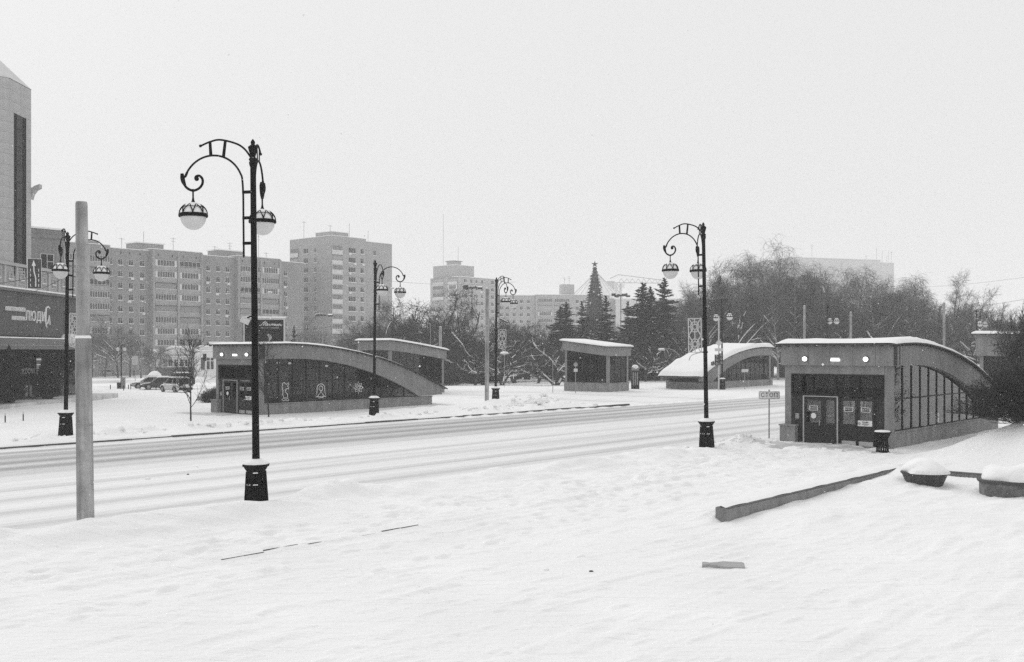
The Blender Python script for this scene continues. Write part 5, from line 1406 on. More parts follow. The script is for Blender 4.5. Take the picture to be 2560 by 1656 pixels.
d = 46.0; x = DX(2600, d)
plant('dark_shrub', bush(31, 19, 3.3, .40, 5200, .028, snow=True, lsz=.05, tm=TWIGS), x, d, g1(x, d) - .1, 0, (.95, .95, 1.5), 'tall dense dark shrub with clinging leaves at the right edge of the snowbank', 'shrub', None)
d = 36.5; x = DX(2575, d)
plant('bare_shrub', bush(33, 12, 1.5, .9, 0, .014), x, d, g1(x, d) - .1, 0, (1, 1, .8), 'low bare twiggy shrub poking out of the snowbank at the right edge', 'shrub', None)
x, y = GP(545, 1002, 0); plant('evergreen_shrub', bush(35, 22, 1.15, .7, 9000, .03, snow=True, lsz=.055), x, y - .4, g1(x, y), 0, (.62, .62, .52), 'dark evergreen shrub with snow patches beside the emblem kiosk entrance', 'shrub', None)
for i, (px, py) in enumerate(((1125, 957), (1180, 952), (1196, 950), (1108, 948))):
    x, y = GP(px, py); plant('bare_shrub', bush(40 + i % 2, 14, 1.7, .75, 0, .012), x, y, g1(x, y), i, (1.2, 1.2, .9), 'small fan shaped bare shrub in the park snow, ' + ('first', 'third', 'fourth', 'second')[i] + ' from the rear glass kiosk', 'shrub', 'small bare shrubs in the park')
# clipped dark evergreens in tubs before the shop front
def thuja(seed):
    rng = random.Random(seed); S = Segs(); tr = Segs(); tr.add((0, 0, .3), (0, 0, 3.6), .09, .03, 0)
    for _ in range(2600):
        z = rng.uniform(.35, 3.9); f = z / 3.9; rr = .95 * (1 - f ** 2.2) * rng.uniform(.35, 1.05) * min(1, .55 + z); a = rng.uniform(0, 6.28)
        p = (rr * math.cos(a) * .75, rr * math.sin(a) * .75, z - .15); q = (rr * math.cos(a + .15) * 1.15, rr * math.sin(a + .15) * 1.15, z + rng.uniform(.05, .32))
        S.add(p, q, .06, .01, 1)
    A, B, ra, rb, l = S.arr(); o = {'crown': seg_mesh('crown', A, B, ra, rb, 3, NEEDLE)}
    A, B, ra, rb, l = tr.arr(); o['trunk'] = seg_mesh('trunk', A, B, ra, rb, 5, BARK)
    o['tub'] = MB().lathe([(.34, -.1), (.42, .42), (.46, .44), (.46, .5), (.3, .5)], 12).mesh('tub', DARKFR); return o
TH = thuja(3)
for i, (px, lab) in enumerate(((22, 'large potted conifer left of the shop door'), (119, 'large potted conifer right of the shop door'), (-22, 'large potted conifer near the left end of the shop front'))):
    yy = (MX + 1.5) / ((px - 1280) / F)
    plant('potted_conifer', TH, MX + 1.5, yy, .05, i * 1.3, (1.15, 1.15, 1.08 if i != 1 else .95), lab, 'conifer', 'potted conifers at the shop front')
b = MB(); b.box(.5, 2.9, 60, 97.5, -.5, .05); b.build('shop_terrace', PAVE, ML)

# decorated fir cone with a star
d = 168.0
XT = thing('decorated_fir_cone', (DX(1487, d), d, g1(DX(1487, d), d)), 0, 'tall cone shaped festive fir of tinsel rings with a star on top', 'festive tree')
HT = DZ(668, d) - XT.location.z
TINS = pmat('tinsel', .11, .7, .4, 2)
def rcone(z): return float(np.interp(z / HT, [0, .35, .6, .78, .9, 1], [4.0, 2.35, 1.75, 1.15, .72, .3]))
b = MB(); b.lathe([(rcone(z) * .80, z) for z in np.linspace(0, HT, 24)], 24, smooth=False); b.build('cone_core', pmat('cone_core', .15, .8, .3, 1.5), XT)
S = Segs(); rng = random.Random(9); z = .3; i = 0
while z < HT:
    rr = rcone(z); n = max(8, int(rr * 14))
    big = 1 if z > HT * .76 else .72
    for k in range(n):
        a = 2 * math.pi * (k + .5 * (i % 2)) / n
        for e in range(2 if z > HT * .3 else 1):
            da = rng.uniform(-.1, .1); S.add((rr * .78 * math.cos(a), rr * .78 * math.sin(a), z), (rr * (1 + .12 * big) * math.cos(a + da), rr * (1 + .12 * big) * math.sin(a + da), z - rng.uniform(.02, .25)), .10 * big, .02, 1)
    z += .42 if z < HT * .76 else .55; i += 1
A, B, ra, rb, l = S.arr(); put('tinsel_ring', seg_mesh('tinsel_ring', A, B, ra, rb, 3, TINS), XT)
for k in range(36):
    a = 2 * math.pi * k / 36; b = MB(); b.tube([(rcone(z) * .93 * math.cos(a), rcone(z) * .93 * math.sin(a), z) for z in np.linspace(0, HT * .55, 7)], .035, 4); b.build('frame_rod', IRON, XT)
bm = MB().ball((0, 0, 0), .17, 8, 5).mesh('bauble', PANEL)
for k in range(34):
    z = HT * (.12 + .85 * k / 34); a = -1.57 + rng.uniform(-2.2, 2.2); r_ = rcone(z) * 1.06; put('bauble', bm, XT, (r_ * math.cos(a), r_ * math.sin(a), z))
b = MB(); pts = []
for k in range(10):
    r_ = .62 if k % 2 == 0 else .22; a = R(90 + 36 * k); pts.append((r_ * math.cos(a), r_ * math.sin(a)))
vs = [(0, -.14, 0), (0, .14, 0)] + [(p[0], 0, p[1]) for p in pts]
b.add(vs, [(0, 2 + k, 2 + (k + 1) % 10) for k in range(10)] + [(1, 2 + (k + 1) % 10, 2 + k) for k in range(10)]); b.build('star', TINS, XT, (0, 0, HT + .45))

# ------------------------------------------------------------------ poles, masts, wires
def concrete_pole(px, py, top, wpx_top, wpx_bot, label, lean=0., d=None, step=None, group='bare concrete poles'):
    if d is None: x, y = GP(px, py); d = y
    else: x, y = DX(px, d), d
    z0 = g1(x, y); zt_ = DZ(top, d); r1 = wpx_top * d / F / 2; r0 = wpx_bot * d / F / 2; h = zt_ - z0
    t = thing('concrete_pole', (x, y, z0), (0, lean, 0), label, 'pole', group)
    b = MB()
    if step:
        zs = DZ(step, d) - z0; b.lathe([(r0 * 1.02, -.5), (r0 * .93, zs)], 20); b.build('lower_section', POLEC, t)
        b = MB(); b.lathe([(r0 * .80, zs + .002), (r1, h - .05), (r1 * .9, h)], 20); b.build('upper_section', POLEC, t)
        b = MB(); b.lathe([(r0 * .95, zs + .004), (r0 * .93, zs + .03), (r0 * .82, zs + .07)], 20, cap=False); b.build('snow_cap', SNOWCAP, t)
        b = MB(); b.lathe([(r0 * .99, 2.26), (r0 * 1.0, 2.29)], 20, cap=False); b.build('band', GREYM, t)
    else:
        b.lathe([(r0, -.5), (r1, h - .02), (r1 * .9, h)], 14); b.build('shaft', POLEC, t)
        b = MB(); b.ball((0, 0, h + .0), r1 * .9, 10, 6, .5); b.build('snow_cap', SNOWCAP, t)
    return t
concrete_pole(214, 1319, 505, 28.5, 41, 'thick pale concrete pole with a stepped collar in the left foreground', R(-.75), step=847)
concrete_pole(1217, 1019, 722, 9.5, 10.5, 'slim concrete pole standing beside the lamp at the crossing corner', R(.25))
concrete_pole(1101, 0, 818, 7, 8, 'short concrete pole behind the right end of the glass box kiosk roof', 0, d=112)
concrete_pole(2011, 0, 765, 5.5, 7, 'concrete pole half lost among the birches above the nearest kiosk', 0, d=140)
concrete_pole(2127, 0, 781, 5.5, 6.5, 'pale concrete pole above the middle of the nearest kiosk roof', 0, d=118)
concrete_pole(2360, 0, 757, 6, 7, 'concrete pole before the bare trees right of the nearest kiosk', 0, d=145)
def mast(px, top, d, label, n=5, hw=.16):
    x = DX(px, d); z0 = g1(x, d); h = DZ(top, d) - z0
    t = thing('flood_mast', (x, d, z0), 0, label, 'flood mast', 'tall flood light masts')
    b = MB(); b.lathe([(hw, -.3), (hw * .6, h)], 8); b.build('mast', GREYM, t)
    b = MB(); b.lathe([(.5, h - .3), (.9, h - .15), (.5, h)], 10); b.build('crown_ring', DARKFR, t)
    m = MB().box(-.45, .45, -.3, .3, -.18, .18).mesh('flood_lamp', DARKFR); s = MB().box(-.43, .43, -.28, .28, .182, .27).mesh('snow_cap', SNOWCAP)
    for k in range(n):
        a = 2 * math.pi * k / n; o = put('flood_lamp', m, t, (1.5 * math.cos(a), 1.5 * math.sin(a), h - .2 + .25 * (k % 2)), (R(18), 0, a)); put('snow_cap', s, o)
        b = MB(); b.tube([(0, 0, h - .1), (1.4 * math.cos(a), 1.4 * math.sin(a), h - .2)], .07, 5); b.build('arm', DARKFR, t)
mast(1180, 718, 195, 'tall flood mast left of the crossing corner lamp'); mast(1552, 738, 215, 'tall flood mast right of the decorated fir cone', 6); mast(807, 787, 205, 'thin flood mast before the apartment tower', 3, .1)
def cobra(px, py_head, d, side, label, h=None):
    """thin street light with a drooping arm; (px,py_head) is the head"""
    x = DX(px, d); zt_ = DZ(py_head, d); xb = x + side * 2.2; z0 = g1(xb, d)
    t = thing('road_light', (xb, d, z0), 0, label, 'street light', 'thin grey road lights')
    b = MB(); b.tube(catmull([(0, 0, -.3), (0, 0, zt_ - z0 - 1.6), (-side * .3, 0, zt_ - z0 - .5), (-side * 1.2, 0, zt_ - z0 + .12), (-side * 1.9, 0, zt_ - z0 + .1)], 5), .06, 6); b.build('pole', GREYM, t)
    b = MB(); b.ball((0, 0, 0), .42, 10, 6, .28); o = b.build('lamp_head', PALEM, t, (-side * 2.25, 0, zt_ - z0 + .05)); b = MB(); b.ball((0, 0, .07), .40, 10, 6, .3); b.build('snow_cap', SNOWCAP, o)
cobra(1655, 876, 118, 1, 'road light with a snowy oval head beside the snow covered kiosk')
cobra(2258, 803, 150, 1, 'road light with a snowy head among the trees above the nearest kiosk')
cobra(676, 733, 150, 1, 'tall curved road light before the long apartment block'); cobra(980, 722, 190, -1, 'curved road light at the right edge of the apartment tower')
cobra(325, 757, 190, 1, 'curved road light in front of the left part of the long block')
def small_lamp(px, py_head, py_base, label):
    x, y = GP(px, py_base); z0 = g1(x, y); h = DZ(py_head, y) - z0
    t = thing('park_lamp', (x, y, z0), 0, label, 'park lamp', None)
    b = MB(); b.tube([(0, 0, -.2), (0, 0, h)], .035, 6); b.build('pole', GREYM, t)
    b = MB(); b.lathe([(.05, h - .05), (.52, h + .03), (.55, h + .10), (.1, h + .13)], 16); b.build('shade', PALEM, t); b = MB(); b.lathe([(.5, h + .11), (.4, h + .26), (.1, h + .33)], 16); b.build('snow_cap', SNOWCAP, t)
small_lamp(1261, 886, 964, 'thin park lamp with a snow covered disc head at the park edge')
def wire(pts, r, label, sag=.0, n=14):
    a, c = Vector(pts[0]), Vector(pts[1]); P_ = [a + (c - a) * (k / n) - Vector((0, 0, sag * 4 * (k / n) * (1 - k / n))) for k in range(n + 1)]
    b = MB(); b.tube([p - P_[0] for p in P_], r, 4); o = b.build('overhead_wire', BLACK, None, P_[0]); o['label'] = label; o['category'] = 'wire'; o['group'] = 'overhead wires'
P3 = lambda px, py, d: (DX(px, d), d, DZ(py, d))
wire((P3(-60, 715, 40), P3(178, 666, 48.0)), .012, 'overhead wire running from the left edge up to the lamp at the shop front', .15)
wire((P3(-60, 765, 40), P3(178, 684, 48.0)), .012, 'lower overhead wire from the left edge to the lamp at the shop front', .25)
wire((P3(560, 812, 150), P3(977, 782, 160)), .02, 'long wire crossing in front of the apartment tower', 1.6)
wire((P3(600, 830, 150), P3(1075, 806, 165)), .02, 'lower wire crossing in front of the apartment tower', 1.2)
wire((P3(1060, 796, 165), P3(1217, 818, 80)), .014, 'wire leading from the trees to the slim concrete pole', .5)
wire((P3(2330, 770, 150), P3(2600, 741, 110)), .016, 'wire above the trees at the right edge', .4)
wire((P3(2250, 720, 190), P3(2600, 688, 150)), .014, 'faint upper wire at the right edge', .4)
wire((P3(700, 655, 282), P3(1290, 705, 330)), .03, 'faint wire strung between the apartment tower and the stepped tower', 3)

# ------------------------------------------------------------------ signs, signals, bins
x, y, z = at(1923, 1099)
t = thing('stop_sign', (x, y, z), R(-4), 'white rectangular stop line sign on a thin post left of the nearest kiosk', 'road sign')
b = MB(); b.tube([(0, .03, -.3), (0, .03, 2.25)], .032, 8); b.build('post', GREYM, t)
zc_ = DZ(988.5, y) - z; b = MB()
def rrect(w, h, r, n=5):
    p = []
    for cx, cy, a0 in ((w - r, h - r, 0), (-w + r, h - r, 90), (-w + r, -h + r, 180), (w - r, -h + r, 270)):
        for k in range(n + 1): a = R(a0 + 90 * k / n); p.append((cx + r * math.cos(a), cy + r * math.sin(a)))
    return p
b.prism_xz(rrect(.48, .178, .04), -.02, -.005); pl = b.build('plate', PANEL, t, (0, 0, zc_))
b = MB(); b.tube([(p[0], -.022, p[1]) for p in rrect(.462, .16, .035) + [rrect(.462, .16, .035)[0]]], .006, 4); b.build('plate_border', BLACK, pl)
m = text_mesh('СТОП', .27, BLACK, .003, 'plate_lettering', sx=.95); put('plate_lettering', m, pl, (0, -.024, -.005))
# slatted bin at the kiosk corner
x, y, z = at(2206, 1129)
t = thing('litter_bin', (x, y, z), R(10), 'flared black slatted litter bin at the corner of the nearest kiosk', 'litter bin')
sm_ = MB(); sm_.prism_xz([(-.02, .06), (.02, .06), (.02, .66), (.045, .84), (-.045, .84), (-.02, .66)], -.006, .006); sm_ = sm_.mesh('slat', IRON)
for k in range(16):
    a = 2 * math.pi * k / 16
    o = put('slat', sm_, t, (.245 * math.cos(a), .245 * math.sin(a), 0), (R(-3), 0, a + R(90)))
    b = None
b = MB(); b.lathe([(.20, .50), (.225, .72), (.22, .74)], 18); b.build('liner', DARKFR, t)
b = MB(); b.lathe([(.262, .28), (.268, .28), (.268, .33), (.262, .33)], 20, cap=False); b.build('hoop', IRON, t); b = MB(); b.lathe([(.25, .05), (.262, .05), (.262, .10), (.25, .10)], 20, cap=False); b.build('hoop', IRON, t)
b = MB(); b.lathe([(.25, .64), (.33, .85), (.36, .86), (.36, .88), (.31, .88), (.24, .7)], 20, cap=False); b.build('rim', IRON, t)
b = MB(); b.lathe([(.32, .882), (.28, .93), (.1, .95)], 14); b.build('snow_cap', SNOWCAP, t); b = MB(); b.lathe([(.30, .0), (.30, .05)], 18); b.build('base_plate', IRON, t)
# traffic signals on the white post
d = 105.5; x = DX(1797, d); z = g1(x, d)
t = thing('traffic_signal', (x, d, z), 0, 'white post with snowy traffic signals and a diamond sign at the far kiosk', 'traffic light')
h = DZ(790, d) - z; b = MB(); b.tube([(0, 0, -.2), (0, 0, h)], .07, 8); b.build('post', PALEM, t)
b = MB(); b.prism_xz([(-.36, 0), (0, -.36), (.36, 0), (0, .36)], -.10, -.075); b.build('diamond_sign', PALEM, t, (0, 0, DZ(858, d) - z))
b = MB(); b.box(-.43, .43, -.10, -.075, -.15, .15); b.build('plate_sign', PALEM, t, (0, 0, DZ(875, d) - z))
def signal(px, y0, y1, w=.36):
    xx = DX(px, d) - x; za_, zb_ = DZ(y1, d) - z, DZ(y0, d) - z; n = 3
    o = put('signal_head', MB().box(-w / 2, w / 2, -.15, .12, za_, zb_).mesh('signal_head', DARKFR), t, (xx, -.1, 0)); hh = (zb_ - za_) / n
    b = MB(); b.tube([(-xx, .1, (za_ + zb_) / 2), (0, 0, (za_ + zb_) / 2)], .03, 5); b.build('bracket', DARKFR, o)
    for k in range(n):
        zz_ = za_ + hh * (k + .5)
        lens = put('lens', MB().lathe([(.12, 0), (.12, .01)], 12).mesh('lens', GREYM), o, (0, -.152, zz_), (R(90), 0, 0))
        b = MB(); b.add([(-.14, -.152, zz_ + .05), (0, -.152, zz_ + .15), (.14, -.152, zz_ + .05), (.14, -.38, zz_ + .05), (0, -.38, zz_ + .15), (-.14, -.38, zz_ + .05)], [(0, 1, 4, 5), (1, 2, 3, 4)]); b.build('visor', DARKFR, o)
        b = MB(); b.add([(-.13, -.16, zz_ + .065), (0, -.16, zz_ + .17), (.13, -.16, zz_ + .065), (.13, -.37, zz_ + .065), (0, -.37, zz_ + .17), (-.13, -.37, zz_ + .065)], [(5, 4, 1, 0), (4, 3, 2, 1)]); b.build('snow_cap', SNOWCAP, o)
signal(1791, 887, 914); signal(1802, 884, 912); signal(1781, 905, 914, .3)
# small signs in the side street
def post_sign(px, py_base, parts, label, name='road_sign', dd=None):
    x, y = GP(px, py_base)
    if dd: x, y = DX(px, dd), dd
    z = g1(x, y); t = thing(name, (x, y, z), 0, label, 'road sign')
    top = max(DZ(p[1], y) for p in parts) - z
    b = MB(); b.tube([(0, 0, -.2), (0, 0, top + .1)], .035, 6); b.build('post', GREYM, t)
    for p in parts:
        zz = DZ(p[1], y) - z; m = p[4] if len(p) > 4 else PALEM
        b = MB(); w = p[2] * y / F / 2; h = p[3] * y / F / 2
        if p[0] == 'disc': b.lathe([(w, -.012), (w, .012)], 20); o = b.build('sign_disc', m, t, (0, -.06, zz), (R(90), 0, 0)); b = MB(); b.lathe([(w * .8, .013), (w, .016), (w, .018)], 20, cap=False); b.build('disc_rim', GREYM, o)
        else: b.box(-w, w, -.07, -.045, -h, h); b.build('sign_plate', m, t, (0, 0, zz))
    return t
post_sign(1439, 984, [('disc', 912, 11, 11, GREYM), ('plate', 926, 10, 8)], 'round traffic sign with a small plate in front of the glass box kiosk')
post_sign(1862, 974, [('plate', 927, 17, 8)], 'small board on a thin post before the snow covered kiosk glass')
post_sign(1382, 982, [('plate', 905, 3, 3)], 'thin bare sign post left of the glass box kiosk')
post_sign(338, 0, [('plate', 902, 15, 22)], 'blank sign board seen from behind left of the parked cars', dd=135)
post_sign(1076, 0, [('plate', 823, 1.5, 30, GREYM)], 'thin sign post behind the glass box kiosk roof', dd=125)
post_sign(512, 0, [('plate', 894, 9, 18, DARKFR)], 'dark sign board on a post before the white frame stand', dd=140)
# lane sign hung on the wires
x, y = DX(86, 44.5), 44.5
t = thing('lane_sign', (x, y, DZ(722, y)), R(32), 'hanging lane sign with a white arrow left of the shop front lamp', 'road sign')
hh = 74 * y / F; b = MB(); b.box(-.27, .27, -.02, .02, 0, hh); b.build('plate', FASC, t)
b = MB(); b.box(-.285, -.271, -.03, .025, -.015, hh + .015); b.box(.271, .285, -.03, .025, -.015, hh + .015); b.box(-.27, .27, -.03, .025, -.015, -.001); b.box(-.27, .27, -.03, .025, hh + .001, hh + .015); b.build('frame', PANEL, t)
b = MB(); b.tube([(.05, -.025, .08), (.05, -.025, .45), (-.02, -.025, .75), (-.03, -.025, 1.05)], .028, 5); b.prism_xz([(-.11, .98), (.05, .98), (-.03, 1.24)], -.035, -.021)
for k in range(4): b.box(-.17, -.145, -.03, -.021, .08 + k * .22, .2 + k * .22); b.box(.155, .18, -.03, -.021, .08 + k * .22, .2 + k * .22)
b.build('arrow', PANEL, t)
# ticket column, advertising column, bins
x, y = DX(1588, 110), 110.0; z = g1(x, y)
t = thing('info_column', (x, y, z), 0, 'dark slim column with snow cap between the two far kiosks', 'column'); h = DZ(913, y) - z
b = MB(); b.box(-.42, .42, -.25, .25, -.2, h - .6); b.build('body', DARKFR, t)
for k in range(3): b = MB(); b.box(-.30 + k * .22, -.18 + k * .22, -.27, -.251, .4, h - .8); b.build('slot_panel', GREYM, t)
b = MB(); b.box(-.36, .36, -.2, .2, h - .6, h - .25); b.build('head', GREYM, t); b = MB(); b.ball((0, 0, h - .22), .36, 10, 6, .7); b.build('snow_cap', SNOWCAP, t)
d = 232.; x = DX(237, d); z = g1(x, d)
t = thing('advertising_column', (x, d, z), 0, 'round advertising column with a domed snow cap near the left trees', 'column'); h = DZ(897, d) - z
b = MB(); b.lathe([(.75, -.2), (.75, h - .1)], 16); b.build('drum', GREYM, t); b = MB(); b.lathe([(.9, h - .1), (.9, h)], 16); b.build('cornice', DARKFR, t); b = MB(); b.lathe([(.88, h), (.8, h + .4), (.45, h + .75), (.05, h + .9)], 16); b.build('snow_cap', SNOWCAP, t); b = MB(); b.lathe([(.765, h - .55), (.765, h - .3)], 16); b.build('poster_band', PANEL, t)
for k in range(3): b = MB(); b.box(-.3 + .2 * k, .3 - .1 * k, -.77, -.755, h - 2.2 + .5 * k, h - 1.8 + .5 * k); b.build('poster', PANEL, t)
x, y = DX(298, 128), 128.; z = g1(x, y)
t = thing('street_bin', (x, y, z), 0, 'small dark bin beside the lamp with two globes', 'litter bin'); b = MB(); b.lathe([(.26, 0), (.3, .8)], 10); b.build('body', DARKFR, t); b = MB(); b.box(.2, .75, -.1, .1, 0, 1.45); b.build('post_box', GREYM, t); b = MB(); b.ball((0, 0, .82), .27, 8, 5, .4); b.build('snow_cap', SNOWCAP, t)
d = 130.; x = DX(303, d); z = g1(x, d)
t = thing('globe_lamp', (x, d, z), 0, 'black lamp post with two white globes left of the parked cars', 'street lamp')
h = DZ(864, d) - z; b = MB(); b.tube([(0, 0, -.2), (0, 0, h)], .075, 8); b.build('pole', IRON, t)
for s_ in (-1, 1):
    b = MB(); b.tube(catmull([(0, 0, h - .3), (s_ * .12, 0, h + .05), (s_ * .3, 0, h + .1), (s_ * .42, 0, h - .15), (s_ * .42, 0, h - .3)], 4), .03, 6); b.build('arm', IRON, t); b = MB(); b.ball((s_ * .42, 0, h - .5), .23, 12, 8); b.build('globe', GLOBE, t)
bl = None
for i, (px, py) in enumerate(((276, 963), (321, 966), (327, 965), (350, 962), (372, 969), (390, 971), (309, 962))):
    d = 126. - i; x = DX(px, d); z = g1(x, d)
    b = cached('bol', lambda: MB().lathe([(.055, -.1), (.055, .55)], 8).mesh('bollard', DARKFR)); o = put('bollard', b, None, (x, d, z), None, 'short dark bollard left of the parked cars, ' + ('first', 'third', 'fourth', 'fifth', 'sixth', 'seventh', 'second')[i] + ' from the left', 'bollard', 'bollards by the parked cars')
for px, py, lab in ((13, 1060, 'thin black and white bollard near the left edge, lower one'), (58, 1056, 'thin black and white bollard in the snow, nearer the shop front lamp')):
    x, y, z = at(px, py); t = thing('bollard', (x, y, z), 0, lab, 'bollard', 'bollards on the left pavement')
    b = MB(); b.lathe([(.035, -.1), (.035, .38)], 8); b.build('post', DARKFR, t); b = MB(); b.lathe([(.036, .381), (.036, .52), (.02, .54)], 8); b.build('reflective_top', PALEM, t)
# billboard
d = 86.; x = DX(661, d); z = g1(x, d)
t = thing('billboard', (x, d, z), R(6), 'dark lit-framed billboard with white script above the emblem kiosk roof', 'billboard')
zb0 = DZ(872, d) - z; zb1 = DZ(800, d) - z; w2 = 47.5 * d / F
b = MB(); b.box(-w2, w2, -.12, .12, zb0, zb1); pn = b.build('panel', pmat('poster_dark', .012, .6, .5, 3, spec=.15), t)
b = MB(); b.box(-w2 - .1, w2 + .1, -.16, .16, zb1 + .001, zb1 + .14); b.box(-w2 - .1, -w2 - .001, -.16, .16, zb0, zb1); b.box(w2 + .001, w2 + .1, -.16, .16, zb0, zb1); b.build('frame', PALEM, t)
b = MB(); b.box(-w2 - .15, w2 + .15, -.2, .2, zb1 + .142, zb1 + .28); b.build('snow_cap', SNOWCAP, t)
b = MB(); b.box(-.3, .3, -.2, .2, -.2, zb0 - .001); b.build('pillar', GREYM, t)
b = MB(); b.box(-w2 - .55, -w2 - .18, -.2, .2, zb0 - 1, zb1); b.build('side_post', GREYM, t)
# hand-written word made of pen strokes
sc_ = w2 * 2 / 1400.
def pen(pts): return catmull([((p[0] - 905) * sc_, -.135, zb1 - (p[1] - 290) * sc_) for p in pts], 4)
b = MB()
word = [[(730, 480), (750, 510), (800, 485), (880, 400), (945, 348), (905, 430), (870, 508), (930, 440), (1005, 365), (960, 450), (935, 505), (975, 495), (1010, 465), (1040, 445), (1020, 430), (1000, 470), (1010, 508), (1050, 490), (1085, 440), (1075, 475), (1110, 465), (1130, 440), (1105, 515), (1150, 480), (1180, 440), (1165, 505), (1190, 460), (1225, 440), (1215, 505), (1240, 460), (1275, 440), (1262, 505), (1300, 480), (1330, 440), (1320, 500), (1360, 505), (1390, 470), (1350, 462), (1400, 480), (1445, 430), (1400, 500), (1440, 495), (1480, 440), (1500, 510), (1540, 490), (1555, 455)]]
for s_ in word: b.tube(pen(s_), .026, 4)
b.build('poster_script', PANEL, pn)
b = MB(); rnd = random.Random(2); xx = 790
while xx < 1440:
    if not (1050 < xx < 1070 or 1235 < xx < 1250): b.box((xx - 905) * sc_, (xx + 14 - 905) * sc_, -.135, -.122, zb1 - (605 - 290) * sc_, zb1 - (rnd.choice((570, 580)) - 290) * sc_)
    xx += 21
b.build('poster_small_print', pmat('small_print', .4, .6), pn)
b = MB(); fp = [(1010, 840), (1050, 800), (1090, 830), (1150, 850), (1165, 900), (1190, 945), (1165, 990), (1150, 1030), (1110, 1045), (1090, 1100), (1060, 1080), (1085, 1000), (1050, 930)]
b.prism_xz([((p[0] - 905) * sc_, zb1 - (p[1] - 290) * sc_) for p in fp], -.13, -.121); b.build('poster_figure', pmat('poster_skin', .32, .6, .2, 3), pn)
b = MB(); rnd = random.Random(8)
for k in range(90):
    xx, yy = rnd.uniform(690, 1570), rnd.uniform(650, 1180)
    if xx < 690: continue
    s_ = rnd.uniform(6, 18); a = rnd.uniform(-.6, .6); b.prism_xz([((xx - 905 + s_ * math.cos(q + a) * (1.6 if k % 2 else .8)) * sc_, zb1 - (yy - 290 + s_ * .5 * math.sin(q)) * sc_) for q in (0, 1.57, 3.14, 4.71)], -.128, -.1215)
for k in range(50):
    xx, yy = rnd.uniform(215, 420), rnd.uniform(700, 1180); s_ = rnd.uniform(6, 20); b.prism_xz([((xx - 905 + s_ * math.cos(q) * 1.3) * sc_, zb1 - (yy - 290 + s_ * .5 * math.sin(q)) * sc_) for q in (0, 1.57, 3.14, 4.71)], -.128, -.1215)
o = b.build('poster_sparks', pmat('poster_grey', .14, .6), pn); o['kind'] = 'stuff'

